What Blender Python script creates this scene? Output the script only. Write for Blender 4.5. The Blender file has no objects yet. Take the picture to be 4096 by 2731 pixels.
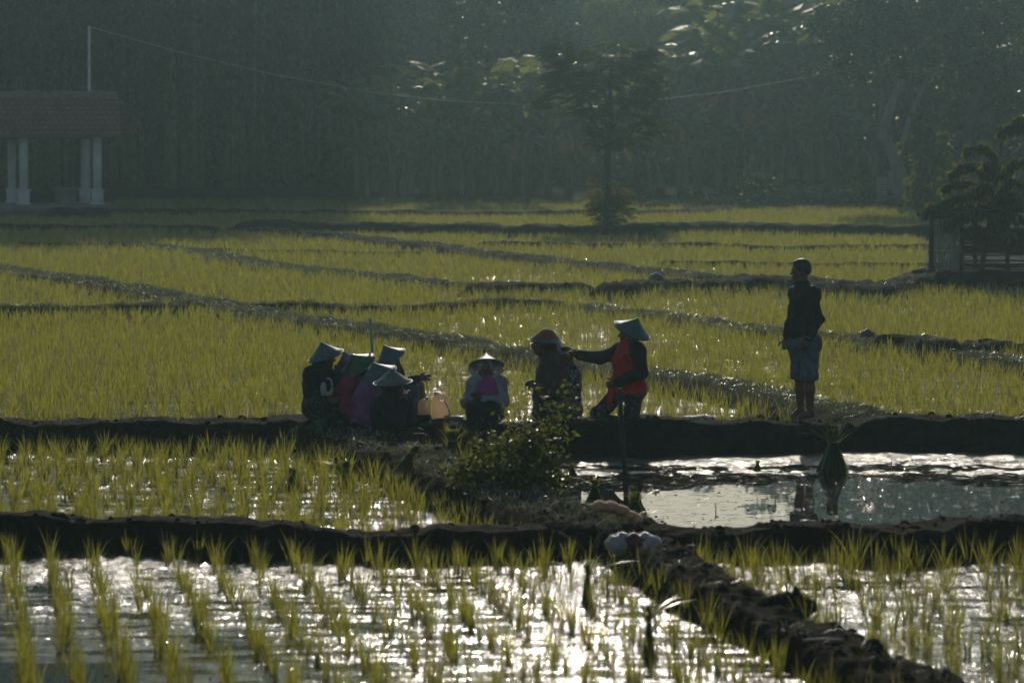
import bpy, math
import numpy as np
from mathutils import Vector, Matrix

# ------------------------------------------------------------------ camera, sky, sun, exposure
scene = bpy.context.scene
C = scene.collection
CAMZ, FPX = 3.5, 15360.0
PITCH = math.atan((1365.5 - 450) / FPX)
cam_d = bpy.data.cameras.new('camera')
cam = bpy.data.objects.new('camera', cam_d); C.objects.link(cam)
cam.location = (0, 0, CAMZ); cam.rotation_euler = (math.pi / 2 - PITCH, 0, 0)
cam_d.sensor_width = 36; cam_d.lens = FPX / 4096 * 36
cam_d.clip_start = 0.5; cam_d.clip_end = 3000
cam_d.dof.use_dof = True; cam_d.dof.focus_distance = 50; cam_d.dof.aperture_fstop = 3.4; cam_d.dof.aperture_blades = 9
scene.camera = cam
SUN_EL, SUN_AZ = math.radians(24), math.radians(1.0)      # azimuth measured from +Y towards +X
world = bpy.data.worlds.new('World'); scene.world = world; world.use_nodes = True
nt = world.node_tree
sky = nt.nodes.new('ShaderNodeTexSky'); sky.sky_type = 'NISHITA'; sky.sun_disc = False
sky.sun_elevation = SUN_EL; sky.sun_rotation = SUN_AZ
sky.dust_density = 0.8; sky.air_density = 1.0
nt.links.new(sky.outputs[0], nt.nodes['Background'].inputs[0])
nt.nodes['Background'].inputs[1].default_value = 0.10
sun_d = bpy.data.lights.new('sun', 'SUN'); sun = bpy.data.objects.new('sun', sun_d); C.objects.link(sun)
sun_d.energy = 4.5; sun_d.angle = math.radians(0.53); sun_d.color = (1.0, 0.90, 0.76)
sd = Vector((math.sin(SUN_AZ) * math.cos(SUN_EL), math.cos(SUN_AZ) * math.cos(SUN_EL), math.sin(SUN_EL)))
sun.rotation_euler = sd.to_track_quat('Z', 'Y').to_euler(); sun.location = (0, 60, 60)
scene.view_settings.view_transform = 'Standard'; scene.view_settings.look = 'None'
scene.view_settings.exposure = -1.25; scene.view_settings.gamma = 1.0
scene.render.engine = 'CYCLES'
scene.cycles.max_bounces = 8; scene.cycles.transparent_max_bounces = 8; scene.cycles.volume_bounces = 1
scene.cycles.diffuse_bounces = 3; scene.cycles.glossy_bounces = 3; scene.cycles.transmission_bounces = 6
scene.cycles.sample_clamp_indirect = 4; scene.cycles.caustics_reflective = False; scene.cycles.caustics_refractive = False
scene.cycles.use_denoising = True; scene.cycles.use_adaptive_sampling = True; scene.cycles.adaptive_threshold = 0.02
HAZE_DENSITY = 0.0009

# ------------------------------------------------------------------ helpers
rng = np.random.default_rng(11)
PI = math.pi
cp, sp_ = math.cos(PITCH), math.sin(PITCH)
def ray(px, py):
    a = (px - 2048) / FPX; b = (1365.5 - py) / FPX
    return np.array([a, cp + b * sp_, -sp_ + b * cp])
def P(px, py, z=0.0):                 # the point at height z seen at a pixel of the 4096 px photo
    d = ray(px, py); t = (z - CAMZ) / d[2]
    return np.array([0, 0, CAMZ]) + d * t
def A(px, py, Y):                     # the point at distance Y
    d = ray(px, py); return np.array([0, 0, CAMZ]) + d * (Y / d[1])
def to_px(p):
    p = np.asarray(p, float); x = p[..., 0]; y = p[..., 1]; z = p[..., 2] - CAMZ
    f = y * cp - z * sp_; u = y * sp_ + z * cp
    return 2048 + FPX * x / f, 1365.5 - FPX * u / f
def unit(v): v = np.asarray(v, float); return v / (np.linalg.norm(v) + 1e-9)

_lat = np.random.default_rng(5).random((256, 256))
def vnoise(x, y):
    xi = np.floor(x).astype(int); yi = np.floor(y).astype(int); fx = x - xi; fy = y - yi
    fx = fx * fx * (3 - 2 * fx); fy = fy * fy * (3 - 2 * fy)
    a = _lat[xi % 256, yi % 256]; b = _lat[(xi + 1) % 256, yi % 256]; c = _lat[xi % 256, (yi + 1) % 256]; d = _lat[(xi + 1) % 256, (yi + 1) % 256]
    return (a * (1 - fx) + b * fx) * (1 - fy) + (c * (1 - fx) + d * fx) * fy
def fbm(x, y, o=4):
    x = np.asarray(x, float); y = np.asarray(y, float); s = 0; a = .5
    for i in range(o): s = s + a * vnoise(x * 2 ** i + 17 * i, y * 2 ** i + 31 * i); a *= .5
    return s / (1 - .5 ** o) - .5      # about -.5 .. .5

def mesh_obj(name, V, F, mat, parent=None, smooth=True, loc=None):
    """F: an (n,k) array or a list of such arrays. V is local to the parent."""
    V = np.asarray(V, np.float32); Fs = F if isinstance(F, list) else [F]
    Fs = [np.asarray(f, np.int32) for f in Fs if len(f)]
    me = bpy.data.meshes.new(name)
    me.vertices.add(len(V)); me.vertices.foreach_set('co', V.ravel())
    idx = np.concatenate([f.ravel() for f in Fs]); tot = np.concatenate([np.full(len(f), f.shape[1], np.int32) for f in Fs])
    st = np.concatenate([[0], np.cumsum(tot)[:-1]]).astype(np.int32)
    me.loops.add(len(idx)); me.loops.foreach_set('vertex_index', idx)
    me.polygons.add(len(tot)); me.polygons.foreach_set('loop_start', st)
    if smooth: me.polygons.foreach_set('use_smooth', np.ones(len(tot), bool))
    me.materials.append(mat); me.update(calc_edges=True)
    o = bpy.data.objects.new(name, me); C.objects.link(o)
    if parent: o.parent = parent
    if loc is not None: o.location = loc
    return o
def tag(o, label=None, cat=None, group=None, kind=None):
    if label: o['label'] = label
    if cat: o['category'] = cat
    if group: o['group'] = group
    if kind: o['kind'] = kind
    return o
def thing(name, label, cat, loc=(0, 0, 0), rz=0, group=None):
    o = bpy.data.objects.new(name, None); C.objects.link(o); o.location = [float(v) for v in loc]; o.rotation_euler = (0, 0, rz); o.empty_display_size = .2
    return tag(o, label, cat, group)
def copy_tree(o, parent=None):
    c = o.copy(); C.objects.link(c)
    if parent: c.parent = parent
    for ch in list(o.children): copy_tree(ch, c)
    return c

class MB:
    """collects pieces for one mesh object"""
    def __init__(s): s.V = []; s.F = []; s.n = 0
    def add(s, V, F):
        V = np.asarray(V, float)
        for f in (F if isinstance(F, list) else [F]):
            f = np.asarray(f)
            if len(f): s.F.append(f + s.n)
        s.V.append(V); s.n += len(V); return s
    def box(s, c, size, R=None, taper=1.0):
        q = np.array([(-1,-1,-1),(1,-1,-1),(1,1,-1),(-1,1,-1),(-1,-1,1),(1,-1,1),(1,1,1),(-1,1,1)], float) * .5
        q[4:, :2] *= taper; q = q * np.asarray(size, float)
        if R is not None: q = q @ np.asarray(R).T
        return s.add(q + np.asarray(c), [np.array([(0,3,2,1),(4,5,6,7),(0,1,5,4),(1,2,6,5),(2,3,7,6),(3,0,4,7)])])
    def tube(s, pts, rad, seg=8, cap=True):
        pts = np.asarray(pts, float); n = len(pts); rad = np.full(n, rad) if np.isscalar(rad) else np.asarray(rad, float)
        T = np.gradient(pts, axis=0); T /= np.linalg.norm(T, axis=1)[:, None] + 1e-9
        ref = np.array([0, 0, 1.]) if abs(T[:, 2].mean()) < .8 else np.array([1., 0, 0])
        Uv = np.cross(T, ref); Uv /= np.linalg.norm(Uv, axis=1)[:, None] + 1e-9; Wv = np.cross(T, Uv)
        a = np.linspace(0, 2 * PI, seg, endpoint=False)
        V = pts[:, None] + rad[:, None, None] * (np.cos(a)[None, :, None] * Uv[:, None] + np.sin(a)[None, :, None] * Wv[:, None])
        i = np.arange(n - 1)[:, None] * seg; j = np.arange(seg)[None]; j2 = (j + 1) % seg
        F = np.stack([i + j, i + j2, i + seg + j2, i + seg + j], -1).reshape(-1, 4)
        fs = [F]
        if cap: fs += [np.arange(seg)[None, ::-1], (np.arange(seg) + (n - 1) * seg)[None]]
        return s.add(V.reshape(-1, 3), fs)
    def lathe(s, prof, c=(0, 0, 0), seg=24, R=None, wob=0):
        prof = np.asarray(prof, float); a = np.linspace(0, 2 * PI, seg, endpoint=False); n = len(prof)
        V = np.stack([prof[:, 0, None] * np.cos(a), prof[:, 0, None] * np.sin(a), np.repeat(prof[:, 1, None], seg, 1)], -1).reshape(-1, 3)
        if R is not None: V = V @ np.asarray(R).T
        i = np.arange(n - 1)[:, None] * seg; j = np.arange(seg)[None]; j2 = (j + 1) % seg
        F = np.stack([i + j, i + j2, i + seg + j2, i + seg + j], -1).reshape(-1, 4)
        return s.add(V + np.asarray(c), [F])
    def ball(s, c, r, seg=10, R=None, lump=0):
        r = np.full(3, r) if np.isscalar(r) else np.asarray(r, float)
        th = np.linspace(.02, PI - .02, seg); a = np.linspace(0, 2 * PI, seg * 2, endpoint=False)
        q = np.stack([np.sin(th)[:, None] * np.cos(a), np.sin(th)[:, None] * np.sin(a), np.repeat(np.cos(th)[:, None], len(a), 1)], -1)
        if lump:
            q = q * (1 + lump * (np.sin(q[..., :1] * 5 + 1) * np.sin(q[..., 1:2] * 6 + 2) + .6 * np.sin(q[..., 2:] * 9 + q[..., :1] * 7)))
        V = q.reshape(-1, 3) * r
        if R is not None: V = V @ np.asarray(R).T
        m = len(a); i = np.arange(seg - 1)[:, None] * m; j = np.arange(m)[None]; j2 = (j + 1) % m
        F = np.stack([i + j, i + m + j, i + m + j2, i + j2], -1).reshape(-1, 4)
        return s.add(V + np.asarray(c), [F, np.arange(m)[None], (np.arange(m) + (seg - 1) * m)[None, ::-1]])
    def build(s, name, mat, parent=None, smooth=True, origin=(0, 0, 0)):
        V = np.concatenate(s.V) - np.asarray(origin, float)
        by = {}
        for f in s.F: by.setdefault(f.shape[1], []).append(f)
        return mesh_obj(name, V, [np.concatenate(v) for v in by.values()], mat, parent, smooth)
def solo(name, mb, mat, label, cat, group=None, smooth=True, base=None):
    """a thing that is one mesh, its origin at its base"""
    V = np.concatenate(mb.V); b = np.array([V[:, 0].mean(), V[:, 1].mean(), V[:, 2].min()]) if base is None else np.asarray(base, float)
    o = mb.build(name, mat, None, smooth, b); o.location = b
    return tag(o, label, cat, group)

# ------------------------------------------------------------------ materials
def newmat(name):
    m = bpy.data.materials.new(name); m.use_nodes = True; t = m.node_tree
    return m, t, t.nodes['Principled BSDF']
def N(t, kind, **kw):
    n = t.nodes.new('ShaderNode' + kind)
    for k, v in kw.items(): setattr(n, k, v)
    return n
def noise_node(t, scale, detail=3, stretch=(1, 1, 1), rough=.55):
    tc = N(t, 'TexCoord'); mp = N(t, 'Mapping'); mp.inputs['Scale'].default_value = stretch
    nn = N(t, 'TexNoise'); nn.inputs['Scale'].default_value = scale; nn.inputs['Detail'].default_value = detail; nn.inputs['Roughness'].default_value = rough
    t.links.new(tc.outputs['Object'], mp.inputs[0]); t.links.new(mp.outputs[0], nn.inputs['Vector']); return nn
def ramp(t, src, stops):
    r = N(t, 'ValToRGB'); e = r.color_ramp.elements
    while len(e) < len(stops): e.new(.5)
    for el, (p, c) in zip(e, stops): el.position = p; el.color = (*c, 1) if len(c) == 3 else c
    t.links.new(src, r.inputs[0]); return r
def solid(name, col, rough=.7, var=.35, scale=8, bump=.0, bscale=40, stretch=(1, 1, 1), spec=.5, dist=.01, coat=0):
    m, t, b = newmat(name); c = np.array(col)
    r = ramp(t, noise_node(t, scale, 4, stretch).outputs['Fac'], [(.3, tuple(c * (1 - var))), (.7, tuple(np.minimum(c * (1 + var), 1)))])
    t.links.new(r.outputs[0], b.inputs['Base Color']); b.inputs['Roughness'].default_value = rough
    b.inputs['Specular IOR Level'].default_value = spec
    if bump:
        bn = N(t, 'Bump'); bn.inputs['Strength'].default_value = bump; bn.inputs['Distance'].default_value = dist
        t.links.new(noise_node(t, bscale, 4, stretch).outputs['Fac'], bn.inputs['Height']); t.links.new(bn.outputs[0], b.inputs['Normal'])
    return m
def leafmat(name, col, trans, rough=.4, var=.35, scale=3, gloss=.12, tw=.5):
    m = bpy.data.materials.new(name); m.use_nodes = True; t = m.node_tree; t.nodes.remove(t.nodes['Principled BSDF'])
    out = t.nodes['Material Output']
    nn = noise_node(t, scale, 3)
    def rc(c): c = np.array(c); return ramp(t, nn.outputs['Fac'], [(.3, tuple(c * (1 - var))), (.7, tuple(c * (1 + var)))])
    d = N(t, 'BsdfDiffuse'); tr = N(t, 'BsdfTranslucent'); g = N(t, 'BsdfGlossy'); g.inputs['Roughness'].default_value = rough
    g.inputs['Color'].default_value = (.9, .9, .85, 1)
    t.links.new(rc(col).outputs[0], d.inputs[0]); t.links.new(rc(trans).outputs[0], tr.inputs[0])
    m1 = N(t, 'MixShader'); m1.inputs[0].default_value = tw; t.links.new(d.outputs[0], m1.inputs[1]); t.links.new(tr.outputs[0], m1.inputs[2])
    fr = N(t, 'Fresnel'); fr.inputs[0].default_value = 1.45
    mu = N(t, 'Math', operation='MULTIPLY'); mu.inputs[1].default_value = gloss * 8; mu.use_clamp = True; t.links.new(fr.outputs[0], mu.inputs[0])
    m2 = N(t, 'MixShader'); t.links.new(mu.outputs[0], m2.inputs[0]); t.links.new(m1.outputs[0], m2.inputs[1]); t.links.new(g.outputs[0], m2.inputs[2])
    t.links.new(m2.outputs[0], out.inputs[0]); return m

M = {}
M['rice'] = leafmat('rice_leaf', (.05, .08, .008), (.46, .445, .045), .3, .55, 9, .06, .6)
M['rice_old'] = leafmat('rice_leaf_dark', (.04, .08, .008), (.26, .34, .02), .4, .3, 3, .04, .5)
M['grass'] = leafmat('short_grass', (.04, .065, .015), (.16, .17, .06), .35, .35, 2, .07, .4)
M['bamboo_leaf'] = leafmat('bamboo_leaf', (.022, .045, .012), (.05, .08, .015), .6, .3, 1, .012, .4)
M['tree_leaf'] = leafmat('tree_leaf', (.022, .042, .012), (.06, .085, .015), .4, .35, 1, .025, .4)
M['feather_leaf'] = leafmat('feathery_leaf', (.05, .08, .02), (.15, .19, .035), .5, .3, 1.5, .012, .5)
M['gold_leaf'] = leafmat('golden_leaf', (.08, .09, .02), (.50, .42, .07), .5, .3, 2, .01, .55)
M['banana_leaf'] = leafmat('banana_leaf', (.05, .09, .02), (.28, .31, .04), .40, .3, 1, .025, .55)
M['dead_leaf'] = leafmat('dead_leaf', (.10, .065, .035), (.16, .09, .04), .6, .3, 3, .03, .4)
M['shrub_leaf'] = leafmat('shrub_leaf', (.04, .06, .01), (.24, .26, .02), .4, .4, 4, .022, .5)
M['hut_leaf'] = leafmat('hut_tree_leaf', (.04, .06, .012), (.22, .23, .03), .4, .4, 3, .04, .45)
M['bark'] = solid('bark', (.09, .075, .055), .85, .4, 6, .5, 30, (1, 1, .3))
M['pale_bark'] = solid('pale_bark', (.26, .24, .20), .8, .3, 5, .4, 20, (1, 1, .4))
M['bamboo_culm'] = solid('bamboo_culm', (.16, .18, .10), .5, .4, 4)
M['banana_stem'] = solid('banana_stem', (.13, .13, .07), .6, .45, 5, .3, 20, (1, 1, .2))
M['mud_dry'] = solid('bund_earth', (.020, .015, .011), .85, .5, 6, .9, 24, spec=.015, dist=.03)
M['forest_floor'] = solid('forest_floor', (.02, .02, .012), .9, .4, 2, .5, 8, spec=.01)
M['white_wall'] = solid('painted_plaster', (.75, .76, .75), .7, .15, 3)
M['tile'] = solid('clay_tile', (.36, .12, .08), .75, .5, 4)
def tiles():
    m, t, b = newmat('clay_tiles'); tc = N(t, 'TexCoord'); sx = N(t, 'SeparateXYZ'); cx_ = N(t, 'CombineXYZ'); br = N(t, 'TexBrick'); t.links.new(tc.outputs['Object'], sx.inputs[0]); t.links.new(sx.outputs['X'], cx_.inputs[0]); t.links.new(sx.outputs['Z'], cx_.inputs[1]); t.links.new(cx_.outputs[0], br.inputs[0])
    br.inputs['Color1'].default_value = (.30, .10, .07, 1); br.inputs['Color2'].default_value = (.16, .08, .065, 1); br.inputs['Mortar'].default_value = (.03, .025, .022, 1); br.inputs['Scale'].default_value = 1.0; br.inputs['Mortar Size'].default_value = .018; br.inputs['Brick Width'].default_value = .22; br.inputs['Row Height'].default_value = .165  # dark lines paint in the shadow that the tile rows lack
    t.links.new(br.outputs[0], b.inputs['Base Color']); b.inputs['Roughness'].default_value = .8; return m
M['tile'] = tiles()
M['bund_wet'] = solid('wet_bund_earth', (.018, .014, .010), .42, .5, 6, 1., 34, spec=.008, dist=.03)
M['mortar'] = solid('ridge_mortar', (.22, .22, .20), .85, .3, 6)
M['concrete'] = solid('concrete', (.22, .21, .19), .85, .3, 3)
M['cane'] = solid('weathered_bamboo', (.42, .40, .33), .55, .3, 12, .2, 30, (1, 1, .3))
M['dark_wood'] = solid('dark_wood', (.06, .048, .036), .8, .4, 8, .3, 40, (1, .2, 1))
M['metal'] = solid('corrugated_metal', (.30, .30, .29), .5, .25, 2)
M['skin'] = solid('skin', (.16, .075, .045), .5, .12, 20)
M['hair'] = solid('hair', (.008, .006, .005), .45, .3, 60, .5, 120)

def wet_mud():
    m, t, b = newmat('wet_mud')
    r = ramp(t, noise_node(t, 7, 4).outputs['Fac'], [(.3, (.010, .008, .006)), (.7, (.035, .027, .019))])
    t.links.new(r.outputs[0], b.inputs['Base Color'])
    rr = ramp(t, noise_node(t, 5, 3).outputs['Fac'], [(.35, (.06,) * 3), (.65, (.24,) * 3)]); t.links.new(rr.outputs[0], b.inputs['Roughness'])
    bn = N(t, 'Bump'); bn.inputs['Strength'].default_value = 1.0; bn.inputs['Distance'].default_value = .03
    t.links.new(noise_node(t, 26, 4).outputs['Fac'], bn.inputs['Height']); t.links.new(bn.outputs[0], b.inputs['Normal'])
    return m
def water_mat(name, lo, hi, strength, scale=2.2, ms=2.4):
    m, t, b = newmat(name)
    b.inputs['Base Color'].default_value = (.018, .015, .010, 1); b.inputs['IOR'].default_value = 1.33
    mask = ramp(t, noise_node(t, ms, 4, (.55, 1.9, 1)).outputs['Fac'], [(lo, (0,) * 3), (hi, (1,) * 3)])
    if name == 'paddy_water':             # a calm pool at the near left
        tc = N(t, 'TexCoord'); sx = N(t, 'SeparateXYZ'); t.links.new(tc.outputs['Object'], sx.inputs[0]); fs = []
        for ax_, a_, b_ in (('X', -2.6, -1.0), ('Y', 24.2, 25.4)):
            r_ = N(t, 'MapRange'); r_.inputs[1].default_value = a_; r_.inputs[2].default_value = b_; t.links.new(sx.outputs[ax_], r_.inputs[0]); fs.append(r_)
        mxn = N(t, 'Math', operation='MAXIMUM'); t.links.new(fs[0].outputs[0], mxn.inputs[0]); t.links.new(fs[1].outputs[0], mxn.inputs[1])
        mm = N(t, 'Math', operation='MULTIPLY'); t.links.new(mask.outputs[0], mm.inputs[0]); t.links.new(mxn.outputs[0], mm.inputs[1]); mask = mm
    rr = N(t, 'MapRange'); rr.inputs[3].default_value = .012; rr.inputs[4].default_value = .12
    t.links.new(mask.outputs[0], rr.inputs[0]); t.links.new(rr.outputs[0], b.inputs['Roughness'])
    h = N(t, 'Math', operation='MULTIPLY'); t.links.new(noise_node(t, scale * 8, 3).outputs['Fac'], h.inputs[0]); t.links.new(mask.outputs[0], h.inputs[1])
    h2 = N(t, 'Math', operation='MULTIPLY_ADD'); h2.inputs[1].default_value = .02; t.links.new(noise_node(t, 1.6, 2).outputs['Fac'], h2.inputs[0]); t.links.new(h.outputs[0], h2.inputs[2])
    bn = N(t, 'Bump'); bn.inputs['Strength'].default_value = strength; bn.inputs['Distance'].default_value = .02
    t.links.new(h2.outputs[0], bn.inputs['Height']); t.links.new(bn.outputs[0], b.inputs['Normal'])
    return m
M['wet_mud'] = wet_mud()
M['water'] = water_mat('paddy_water', .45, .58, .8)
M['pond'] = water_mat('pond_water', .60, .64, .9, 3, 9)
M['water_mid'] = water_mat('shallow_paddy_water', .47, .58, .7)
M['water_back'] = water_mat('back_paddy_water', .46, .60, .6)

# ------------------------------------------------------------------ terrain
S = 4096 / 2352
def px_line(pts, z, s=S): return np.array([P(x * s, y * s, z) for x, y in pts])
def resample(L, step):
    d = np.r_[0, np.cumsum(np.linalg.norm(np.diff(L, axis=0), axis=1))]; n = max(3, int(d[-1] / step) + 1); t = np.linspace(0, d[-1], n)
    return np.stack([np.interp(t, d, L[:, k]) for k in range(3)], 1)
BUNDS = []                              # (centre line, half width, grass density)
def bund(pts, top, half, floor, rough=.05, grass=0, s=S, name='earth_bund', mat='mud_dry', step=.12, endfade=.35):
    L = px_line(pts, top, s); L = resample(L, step); n = len(L)
    T = np.gradient(L[:, :2], axis=0); k = 7
    T = np.stack([np.convolve(np.pad(T[:, i], k, 'edge'), np.ones(2 * k + 1) / (2 * k + 1), 'valid') for i in (0, 1)], 1)
    T /= np.linalg.norm(T, axis=1)[:, None] + 1e-9; Nn = np.stack([-T[:, 1], T[:, 0]], 1)
    u = np.linspace(-1, 1, 19); prof = np.clip(1.25 - 1.25 * np.abs(u) ** 3.0, -.35, 1)      # flat top, steep sides
    prof = np.where(np.abs(u) < .55, 1, prof)
    wv = 1 + .35 * fbm(L[:, 0] * 1.3 + 9, L[:, 1] * 1.3)
    off = (u[None] * half * 1.45) * wv[:, None]
    X = L[:, 0, None] + Nn[:, 0, None] * off; Y = L[:, 1, None] + Nn[:, 1, None] * off
    h = (top - floor) * (1 + .55 * fbm(L[:, 0] * .9, L[:, 1] * .9 + 5))
    e = np.clip(np.minimum(np.arange(n), n - 1 - np.arange(n)) * step / endfade, 0, 1) ** .6
    Z = floor + (h * e)[:, None] * prof[None] + rough * 1.6 * fbm(X * 5, Y * 5, 4) * (prof[None] > -.2) + rough * .6 * fbm(X * 22, Y * 22, 2)
    Z[:, 0] = Z[:, -1] = floor - .15
    V = np.stack([X, Y, Z], -1).reshape(-1, 3); m = len(u)
    i = np.arange(n - 1)[:, None] * m; j = np.arange(m - 1)[None]
    F = np.stack([i + j, i + m + j, i + m + j + 1, i + j + 1], -1).reshape(-1, 4)
    o = mesh_obj(name, V, F, M[mat]); tag(o, kind='structure')
    BUNDS.append((L, half, grass, V)); return o

ZB = .16      # water level of the fields behind the main bund
main_pts = [(-320, 968), (-50, 965), (200, 965), (400, 967), (600, 968), (700, 962), (800, 968), (980, 972), (1150, 975), (1300, 975), (1500, 973), (1700, 970), (1850, 967), (2000, 960), (2200, 966), (2400, 970), (2700, 968)]
main_line = px_line(main_pts, .30)
main_y = lambda x: np.interp(x, main_line[:, 0], main_line[:, 1])
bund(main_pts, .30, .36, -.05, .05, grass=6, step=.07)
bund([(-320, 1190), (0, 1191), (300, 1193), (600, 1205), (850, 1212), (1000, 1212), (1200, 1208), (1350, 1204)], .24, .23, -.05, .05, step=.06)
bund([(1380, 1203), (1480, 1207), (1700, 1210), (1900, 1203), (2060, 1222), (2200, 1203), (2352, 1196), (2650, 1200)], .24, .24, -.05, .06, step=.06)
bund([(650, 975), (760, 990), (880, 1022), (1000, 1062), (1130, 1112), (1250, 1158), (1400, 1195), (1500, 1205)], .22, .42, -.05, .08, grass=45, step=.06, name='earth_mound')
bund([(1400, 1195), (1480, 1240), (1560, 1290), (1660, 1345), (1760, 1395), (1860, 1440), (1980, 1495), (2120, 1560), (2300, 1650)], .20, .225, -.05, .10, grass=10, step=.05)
# behind
bund([(-300, 570), (-50, 608), (0, 617), (150, 638), (300, 664), (480, 694), (600, 718), (800, 748), (1000, 778), (1200, 812), (1300, 830), (1480, 855), (1700, 890), (1900, 935), (2010, 962)], ZB + .14, .42, ZB - .05, .05, grass=90)
bund([(-300, 706), (0, 708), (300, 702), (480, 694)], ZB + .18, .28, ZB - .05, .05, grass=40)
bund([(480, 694), (620, 698), (780, 699), (890, 702), (1000, 697), (1150, 690), (1312, 688)], ZB + .17, .26, ZB - .05, .06, grass=35)
bund([(1330, 700), (1440, 717), (1500, 722), (1640, 742), (1750, 762), (1860, 770), (1980, 778), (2100, 795), (2352, 836), (2600, 880)], ZB + .10, .35, ZB - .05, .04, grass=90)
bund([(1960, 772), (2040, 770), (2110, 772), (2170, 790)], ZB + .24, .3, ZB - .05, .08, grass=10)
bund([(2195, 790), (2260, 782), (2352, 783), (2600, 785)], ZB + .22, .3, ZB - .05, .08, grass=10)
bund([(250, 556), (450, 576), (580, 603), (750, 624), (900, 636), (1000, 652), (1130, 660)], ZB + .10, .42, ZB - .05, .04, grass=80)
bund([(880, 634), (1000, 643), (1120, 655)], ZB + .16, .25, ZB - .05, .05, grass=10)
bund([(1080, 656), (1200, 650), (1370, 654)], ZB + .22, .35, ZB - .05, .07, grass=4)
bund([(1400, 655), (1500, 644), (1640, 644), (1780, 636), (1900, 644), (2000, 658), (2060, 644), (2140, 638), (2352, 644), (2600, 640)], ZB + .26, .4, ZB - .05, .08, grass=4)
bund([(540, 521), (700, 532), (850, 548), (1000, 563), (1150, 583), (1300, 598), (1450, 613), (1560, 628), (1660, 640)], ZB + .18, .4, ZB - .05, .05, grass=14)
bund([(420, 570), (600, 574), (900, 578), (1010, 579)], ZB + .12, .2, ZB - .05, .04)
bund([(540, 509), (700, 511), (900, 513), (1100, 516), (1380, 519), (1600, 513), (1850, 516), (2150, 521), (2700, 522)], ZB + .34, .6, ZB - .05, .08)
bund([(100, 480), (600, 484), (900, 483), (1100, 486), (1400, 485), (1580, 480), (1700, 470), (2000, 462)], ZB + .22, .5, ZB - .05, .06)
bund([(1090, 555), (1300, 559), (1600, 559), (1800, 567), (2000, 562), (2140, 565), (2600, 566)], ZB + .15, .25, ZB - .05, .05)
bund([(1490, 600), (1700, 602), (1950, 605), (2140, 605), (2600, 606)], ZB + .12, .22, ZB - .05, .05)
bund([(-300, 517), (0, 517), (200, 518), (300, 514), (490, 523)], ZB + .22, .45, ZB - .05, .06, grass=10)
bund([(50, 558), (60, 560), (180, 558), (295, 555)], ZB + .17, .3, ZB - .05, .06, grass=15)

def sheet(name, x0, x1, y0, y1, z, mat, nx=2, ny=2):
    xs = np.linspace(x0, x1, nx); ys = np.linspace(y0, y1, ny); Xg, Yg = np.meshgrid(xs, ys)
    V = np.stack([Xg, Yg, np.full_like(Xg, z)], -1).reshape(-1, 3); i = np.arange(ny - 1)[:, None] * nx; j = np.arange(nx - 1)[None]
    F = np.stack([i + j, i + j + 1, i + nx + j + 1, i + nx + j], -1).reshape(-1, 4)
    o = mesh_obj(name, V, F, M[mat], smooth=False); return tag(o, kind='structure')
# ground: one sheet to the horizon, low under the front paddies, a step up at the main bund, a bank at the forest
ys = np.array([-400, 0, 39.9, 41.2, 90, 139, 143, 147, 160, 1200.]); zs = np.array([-.09, -.09, -.09, ZB - .09, ZB - .09, ZB - .09, ZB + .1, .6, .8, .8])
xs = np.array([-900, -60, -20, 0, 20, 60, 900.])
Xg, Yg = np.meshgrid(xs, ys); V = np.stack([Xg, Yg, np.repeat(zs[:, None], len(xs), 1)], -1).reshape(-1, 3)
i = np.arange(len(ys) - 1)[:, None] * len(xs); j = np.arange(len(xs) - 1)[None]
tag(mesh_obj('ground', V, np.stack([i + j, i + j + 1, i + len(xs) + j + 1, i + len(xs) + j], -1).reshape(-1, 4), M['forest_floor'], smooth=False), kind='structure')
# water: the front paddies and the pond share a level, the fields behind lie higher; the border follows the main bund
def water_strip(name, ya, yb, z, mat, x0=-40, x1=40):
    xs = np.linspace(x0, x1, 41); a = ya(xs); b = yb(xs); V = np.concatenate([np.stack([xs, a, np.full(41, z)], 1), np.stack([xs, b, np.full(41, z)], 1)])
    i = np.arange(40); return tag(mesh_obj(name, V, np.stack([i, i + 1, i + 42, i + 41], 1), M[mat], smooth=False), kind='structure')
mid_line = px_line([(-320, 1185), (300, 1188), (850, 1207), (1350, 1203), (1700, 1210), (2200, 1203), (2650, 1200)], .27)
mid_y = lambda x: np.interp(x, mid_line[:, 0], mid_line[:, 1])
hub_x = P(1180 * S, 1130 * S, 0)[0]
water_strip('water', lambda x: x * 0 - 20, mid_y, 0, 'water')
water_strip('water', mid_y, main_y, 0, 'water_mid', -40, hub_x)
water_strip('water', mid_y, main_y, 0, 'pond', hub_x, 40)
water_strip('water', main_y, lambda x: x * 0 + 141, ZB, 'water_back', -60, 60)

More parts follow.
